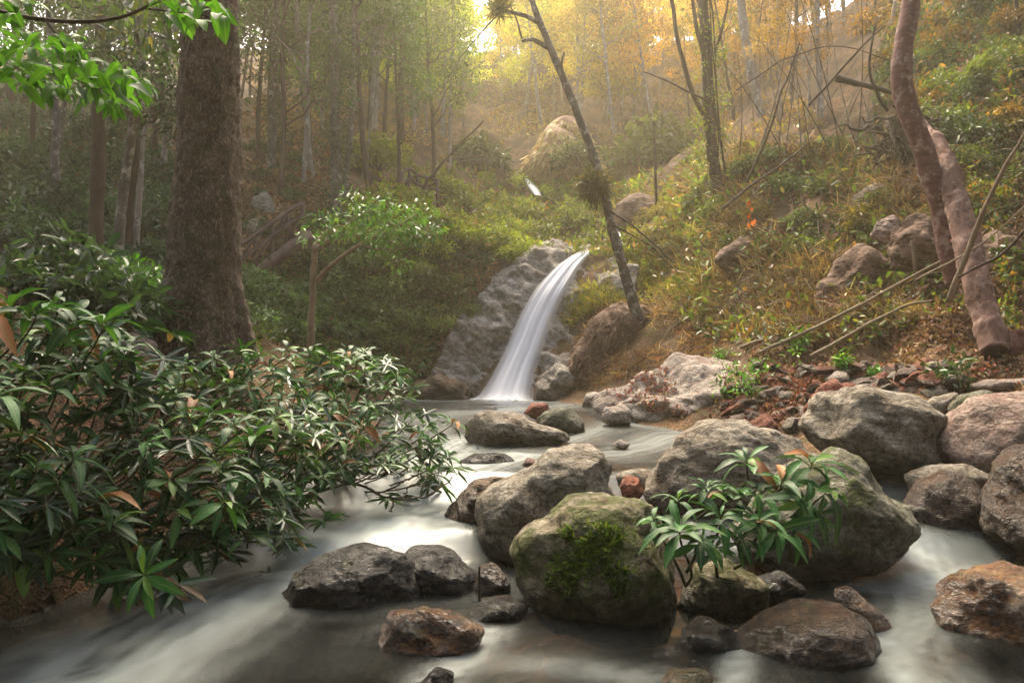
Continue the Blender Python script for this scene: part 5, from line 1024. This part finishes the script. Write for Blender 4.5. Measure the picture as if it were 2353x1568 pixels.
for k in range(len(SH)):                           # the shaded inner shoots of each shrub, one mass
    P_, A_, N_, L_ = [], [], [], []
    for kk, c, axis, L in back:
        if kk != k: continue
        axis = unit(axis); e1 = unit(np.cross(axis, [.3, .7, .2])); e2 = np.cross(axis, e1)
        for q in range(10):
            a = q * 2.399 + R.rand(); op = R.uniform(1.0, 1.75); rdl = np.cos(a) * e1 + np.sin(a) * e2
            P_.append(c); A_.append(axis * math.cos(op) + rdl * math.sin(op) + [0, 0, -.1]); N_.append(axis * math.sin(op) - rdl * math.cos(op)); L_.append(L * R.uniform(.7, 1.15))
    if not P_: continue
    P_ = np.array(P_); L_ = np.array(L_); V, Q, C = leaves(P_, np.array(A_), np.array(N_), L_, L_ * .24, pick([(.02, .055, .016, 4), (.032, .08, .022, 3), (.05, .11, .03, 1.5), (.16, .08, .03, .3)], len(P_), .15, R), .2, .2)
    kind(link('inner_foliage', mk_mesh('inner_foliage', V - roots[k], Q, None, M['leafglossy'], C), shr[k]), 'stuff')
# plant on the boulders right of centre
pb = at(1575, 1345, 4.95); pl = thing('broadleaf_plant', 'large-leaved dark green plant growing over the boulders right of centre', 'plant', pb)
for u, v, Y, L, n_, ax in [(1562, 1210, 4.5, .25, 14, (-.1, -.25, 1)), (1655, 1185, 4.65, .19, 11, (0, -.3, 1)), (1745, 1190, 4.7, .22, 12, (.2, -.4, 1)), (1622, 1115, 4.85, .14, 10, (0, -.1, 1)), (1715, 1055, 5.1, .21, 11, (-.1, -.2, 1)), (1795, 1105, 4.95, .23, 11, (.1, -.4, 1)), (1868, 1060, 5.15, .27, 11, (.4, -.2, 1)),
    (1850, 1150, 4.85, .24, 11, (.4, -.5, .8)), (1785, 1215, 4.65, .22, 10, (.1, -.8, .6)), (1555, 1140, 5.0, .15, 9, (-.2, 0, 1)), (1905, 1125, 5.0, .25, 9, (.6, -.4, .7)), (1700, 1130, 4.9, .17, 11, (0, -.2, 1)), (1660, 1120, 4.95, .13, 9, (0, 0, 1)), (1610, 1240, 4.5, .18, 9, (.2, -.6, .7)), (1750, 1130, 4.9, .2, 9, (.1, -.2, 1)), (1700, 1235, 4.75, .17, 10, (0, -.5, .9)), (1640, 1255, 4.65, .15, 9, (-.1, -.5, .9)), (1830, 1215, 4.8, .2, 9, (.3, -.6, .8)), (1500, 1190, 4.75, .16, 8, (-.4, -.3, .9)), (1880, 1180, 4.95, .2, 8, (.5, -.5, .7))]:
    c = at(u, v, Y); whorl(pl, pb, c, ax, n_ + 1, L * 1.02, R, LM, pb if u < 1600 and v > 1150 else c + np.array([-.04 + .06 * R.randn(), .16, -.24]), .025, .006)
# bright branch hanging in from the upper left
ob = at(-260, -40, 3.1); bb = thing('overhanging_branch', 'bright green leafy branch hanging in from the upper left corner', 'branch', ob)
for pts in [[(-260, -40, 3.1, 9), (0, 28, 3.1, 6), (150, 50, 3.1, 5), (270, 42, 3.1, 4), (360, 5, 3.1, 3), (420, -20, 3.1, 2)], [(100, 40, 3.1, 3), (150, 110, 3.05, 2.5), (200, 170, 3.0, 2), (250, 220, 3.0, 1.5)], [(-200, 0, 3.1, 4), (-40, 110, 3.1, 3), (60, 170, 3.1, 2), (130, 230, 3.0, 1.5)], [(330, 20, 3.1, 2.5), (420, 30, 3.1, 2), (480, 40, 3.1, 1.5), (510, 70, 3.1, 1)]]:
    P, Rr = px_path(pts, 24); V, Q, T = tube(P, Rr, 7); br = link('twig', mk_mesh('twig', V - ob, Q, T, M['twig']), bb)
    if pts[0][0] == -260: main = br
for poly, nn in [([(-40, 60), (120, 70), (230, 110), (330, 170), (345, 220), (260, 250), (140, 215), (60, 200), (-40, 160)], 250), ([(350, -30), (480, -20), (520, 30), (500, 70), (460, 50), (380, 40)], 48), ([(-40, -20), (60, 0), (80, 30), (-40, 40)], 24), ([(215, 180), (300, 230), (270, 255), (220, 240)], 12)]:
    poly = np.array(poly, float); lo, hi = poly.min(0), poly.max(0); k = 0
    while k < nn:
        u, v = R.uniform(lo, hi)
        if not inside(np.array([u]), np.array([v]), poly)[0]: continue
        k += 1; p = at(u, v, 3.1 + R.uniform(-.3, .35)); A = unit(np.array([R.randn() * .8 + .25, R.randn() * .7, -.45 + .35 * R.randn()])); put_leaf(LB[R.randint(3)], main, p - ob, A, np.array([R.randn() * .5, -.3 + .4 * R.randn(), 1.0]), R.uniform(.065, .115))
# small plants of the right bank
def small_plant(label, u, v, hgt, L, n, pal, seed, mat='leafglossy', spread=.35):
    b = ground_at(u, v); R = np.random.RandomState(seed); t = thing('small_plant', label, 'plant', b); C = []; lm = []
    for k in range(6):
        d = np.array([R.randn() * spread, R.randn() * spread, 1.0]) * hgt * R.uniform(.6, 1); pp = b + np.outer(np.linspace(0, 1, 6), d) + R.randn(6, 3) * .01; pp[0] = b; lm.append(tube(pp, np.linspace(.009, .003, 6), 5)); C += [pp[j] + R.randn(3) * hgt * .12 for j in (2, 3, 4, 5)]
    V, Q, T = join(lm); link('stems', mk_mesh('stems', V - b, Q, T, M['stem']), t)
    V, Q, Cc = clump_cloud(C, hgt * .2, n, L, pal, seed + 1, .7, .3, .4); link('foliage', mk_mesh('foliage', V - b, Q, None, M[mat], Cc), t)
FR = [(.10, .26, .02, 3), (.16, .32, .03, 3), (.07, .18, .02, 2)]
small_plant('bright green feathery sapling beside the rock shelf', 1700, 940, .95, .09, 12, FR, 401)
small_plant('small bright plant in front of the rubble slope', 1935, 862, .36, .09, 10, FR, 402)
small_plant('low green plant between rubble and lichen-spotted boulder', 2010, 880, .2, .09, 8, FR, 403)
small_plant('dark glossy seedling beside the thin slabs on the right', 2195, 905, .5, .13, 6, GREENS, 404)
small_plant('thin sapling with pale leaves in front of the big tree', 440, 800, .55, .10, 4, [(.07, .15, .05, 3), (.12, .2, .09, 2)], 405)
small_plant('small leafy plant right of the sawn log at the edge', 2330, 640, .6, .13, 8, GREENS, 406)
small_plant('low weed at the foot of the right slope', 1830, 820, .4, .09, 10, FR, 407)
small_plant('pale weed on the lower right slope', 1650, 840, .3, .08, 10, FR, 408)
# withered red leaves hanging on the right slope creepers
b = at(1725, 500, 14.6); t = thing('withered_leaves', 'vivid red withered leaves hanging on the right slope', 'leaves', b)
redm = leaf_mesh('leaf', .5, .4, .4, leaf_material('red_leaf', .3, .5, .3, False, [(0, (.36, .05, .02)), (1, (.48, .10, .03))], True), 3)
for k, (du, dv) in enumerate([(0, -30), (3, -15), (-2, 0), (12, 12), (4, 16), (-6, 22)]): put_leaf(redm, t, at(1722 + du, 490 + dv, 14.6) - b, np.array([.3 * R.randn(), -.3, -1]), np.array([R.randn() * .4, -1, .2]), R.uniform(.09, .15))
# grass tuft on the mossy boulder
mb = next(o for o in bpy.data.objects if o.get('label', '').startswith('large mossy boulder')); bpy.context.view_layer.update()
P, N = on_object(mb, [(1240, 1330), (1290, 1215), (1370, 1200), (1480, 1220), (1490, 1300), (1440, 1370), (1300, 1370)], 5200, 5); kk = fbm(P * 9, 3, 4) - 3.2 * np.linalg.norm((P - P.mean(0)) * [1, .6, 1], axis=1) > R.uniform(-1.1, .1, len(P)); P, N = P[kk], N[kk]; n = len(P); mo = np.array(mb.location)
V, Q, C = leaves(P, unit(N * .6 + .5 * R.randn(n, 3) + [0, -.1, .15]), unit(R.randn(n, 3)), R.uniform(.015, .075, n), R.uniform(.004, .016, n), pick([(.12, .19, .02, 3), (.20, .26, .04, 2), (.06, .1, .015, 3)], n, .2, R), .3)
kind(link('grass_tuft', mk_mesh('grass_tuft', V - mo, Q, None, M['leafcloud'], C), mb), 'stuff')
# bare twigs below the shrub over the white water
tb = at(640, 1185, 7.2); tw = thing('bare_twigs', 'bare dark twigs arching over the white water below the shrub', 'twigs', tb)
for pts in [[(640, 1200, 7.2, 7), (720, 1130, 7.1, 7), (780, 1085, 7.1, 5), (860, 1090, 7, 3)], [(760, 1095, 7.1, 4), (840, 1120, 7, 3.2), (900, 1145, 6.9, 2.6), (980, 1140, 6.8, 2.0), (1040, 1095, 6.8, 1.4)], [(870, 1135, 6.95, 2), (930, 1105, 6.9, 1.8), (970, 1075, 6.9, 1.2)], [(905, 1145, 6.9, 1.8), (900, 1165, 6.9, 1.6), (895, 1178, 6.9, 1)], [(720, 1130, 7.1, 3), (735, 1165, 7, 2), (770, 1183, 6.9, 1.6), (802, 1185, 6.9, 1)],
    [(800, 1105, 7.05, 2), (870, 1095, 7, 1.8), (920, 1070, 6.9, 1.2)], [(930, 1145, 6.9, 1.6), (940, 1120, 6.9, 1.4), (990, 1090, 6.8, 1.2), (1045, 1080, 6.8, 1)], [(660, 1190, 7.2, 3), (690, 1170, 7, 2), (697, 1220, 7, 1.4)], [(985, 1138, 6.8, 1.3), (1005, 1110, 6.8, 1), (1010, 1070, 6.8, .9)]]:
    P, Rr = px_path(pts, 20); V, Q, T = tube(P + .008 * R.randn(20, 3), Rr, 6, .15); link('twig', mk_mesh('twig', V - tb, Q, T, M['twig']), tw)
# thin stems standing on the upper right slope
for k in range(46):
    u = R.uniform(1640, 2060); v = R.uniform(250, 430); p = ground_at(u, v); H = R.uniform(2.5, 5.5); lean = np.array([R.randn() * .25, R.randn() * .15, 1.0]); z = np.linspace(0, 1, 12)
    P = p + np.outer(z, lean * H) + np.outer(z ** 2, R.randn(3) * [.5, .3, 0]) - [0, 0, .1]; V, Q, T = tube(P, np.linspace(.021, .006, 12), 6)
    o = link('bare_sapling', None, None, p); link('stem', mk_mesh('stem', V - p, Q, T, M[['twig', 'stick', 'bark_grey'][k % 3]]), o)
    tag(o, ['thin dark', 'thin straw-coloured', 'thin grey'][k % 3] + ' bare sapling on the upper right slope', 'sapling', 'bare saplings of the right slope')

# ------------------------------------------------------------------ haze
hv = np.array([[x, y, z] for z in (-2.5, 46) for y in (-13.5, 89) for x in (-47, 47)], float)
hm, nd, nt, out = newmat('valley_haze'); pv = nd('VolumePrincipled', {'Color': HAZE_COL, 'Density': HAZE_DENSITY, 'Anisotropy': HAZE_ANISO}); nt.links.new(pv.outputs[0], out.inputs['Volume'])
hz = kind(link('haze', mk_mesh('haze', hv, [[0, 2, 3, 1], [4, 5, 7, 6], [0, 1, 5, 4], [1, 3, 7, 5], [3, 2, 6, 7], [2, 0, 4, 6]], None, hm, smooth=False)), 'stuff', 'warm haze hanging in the valley')
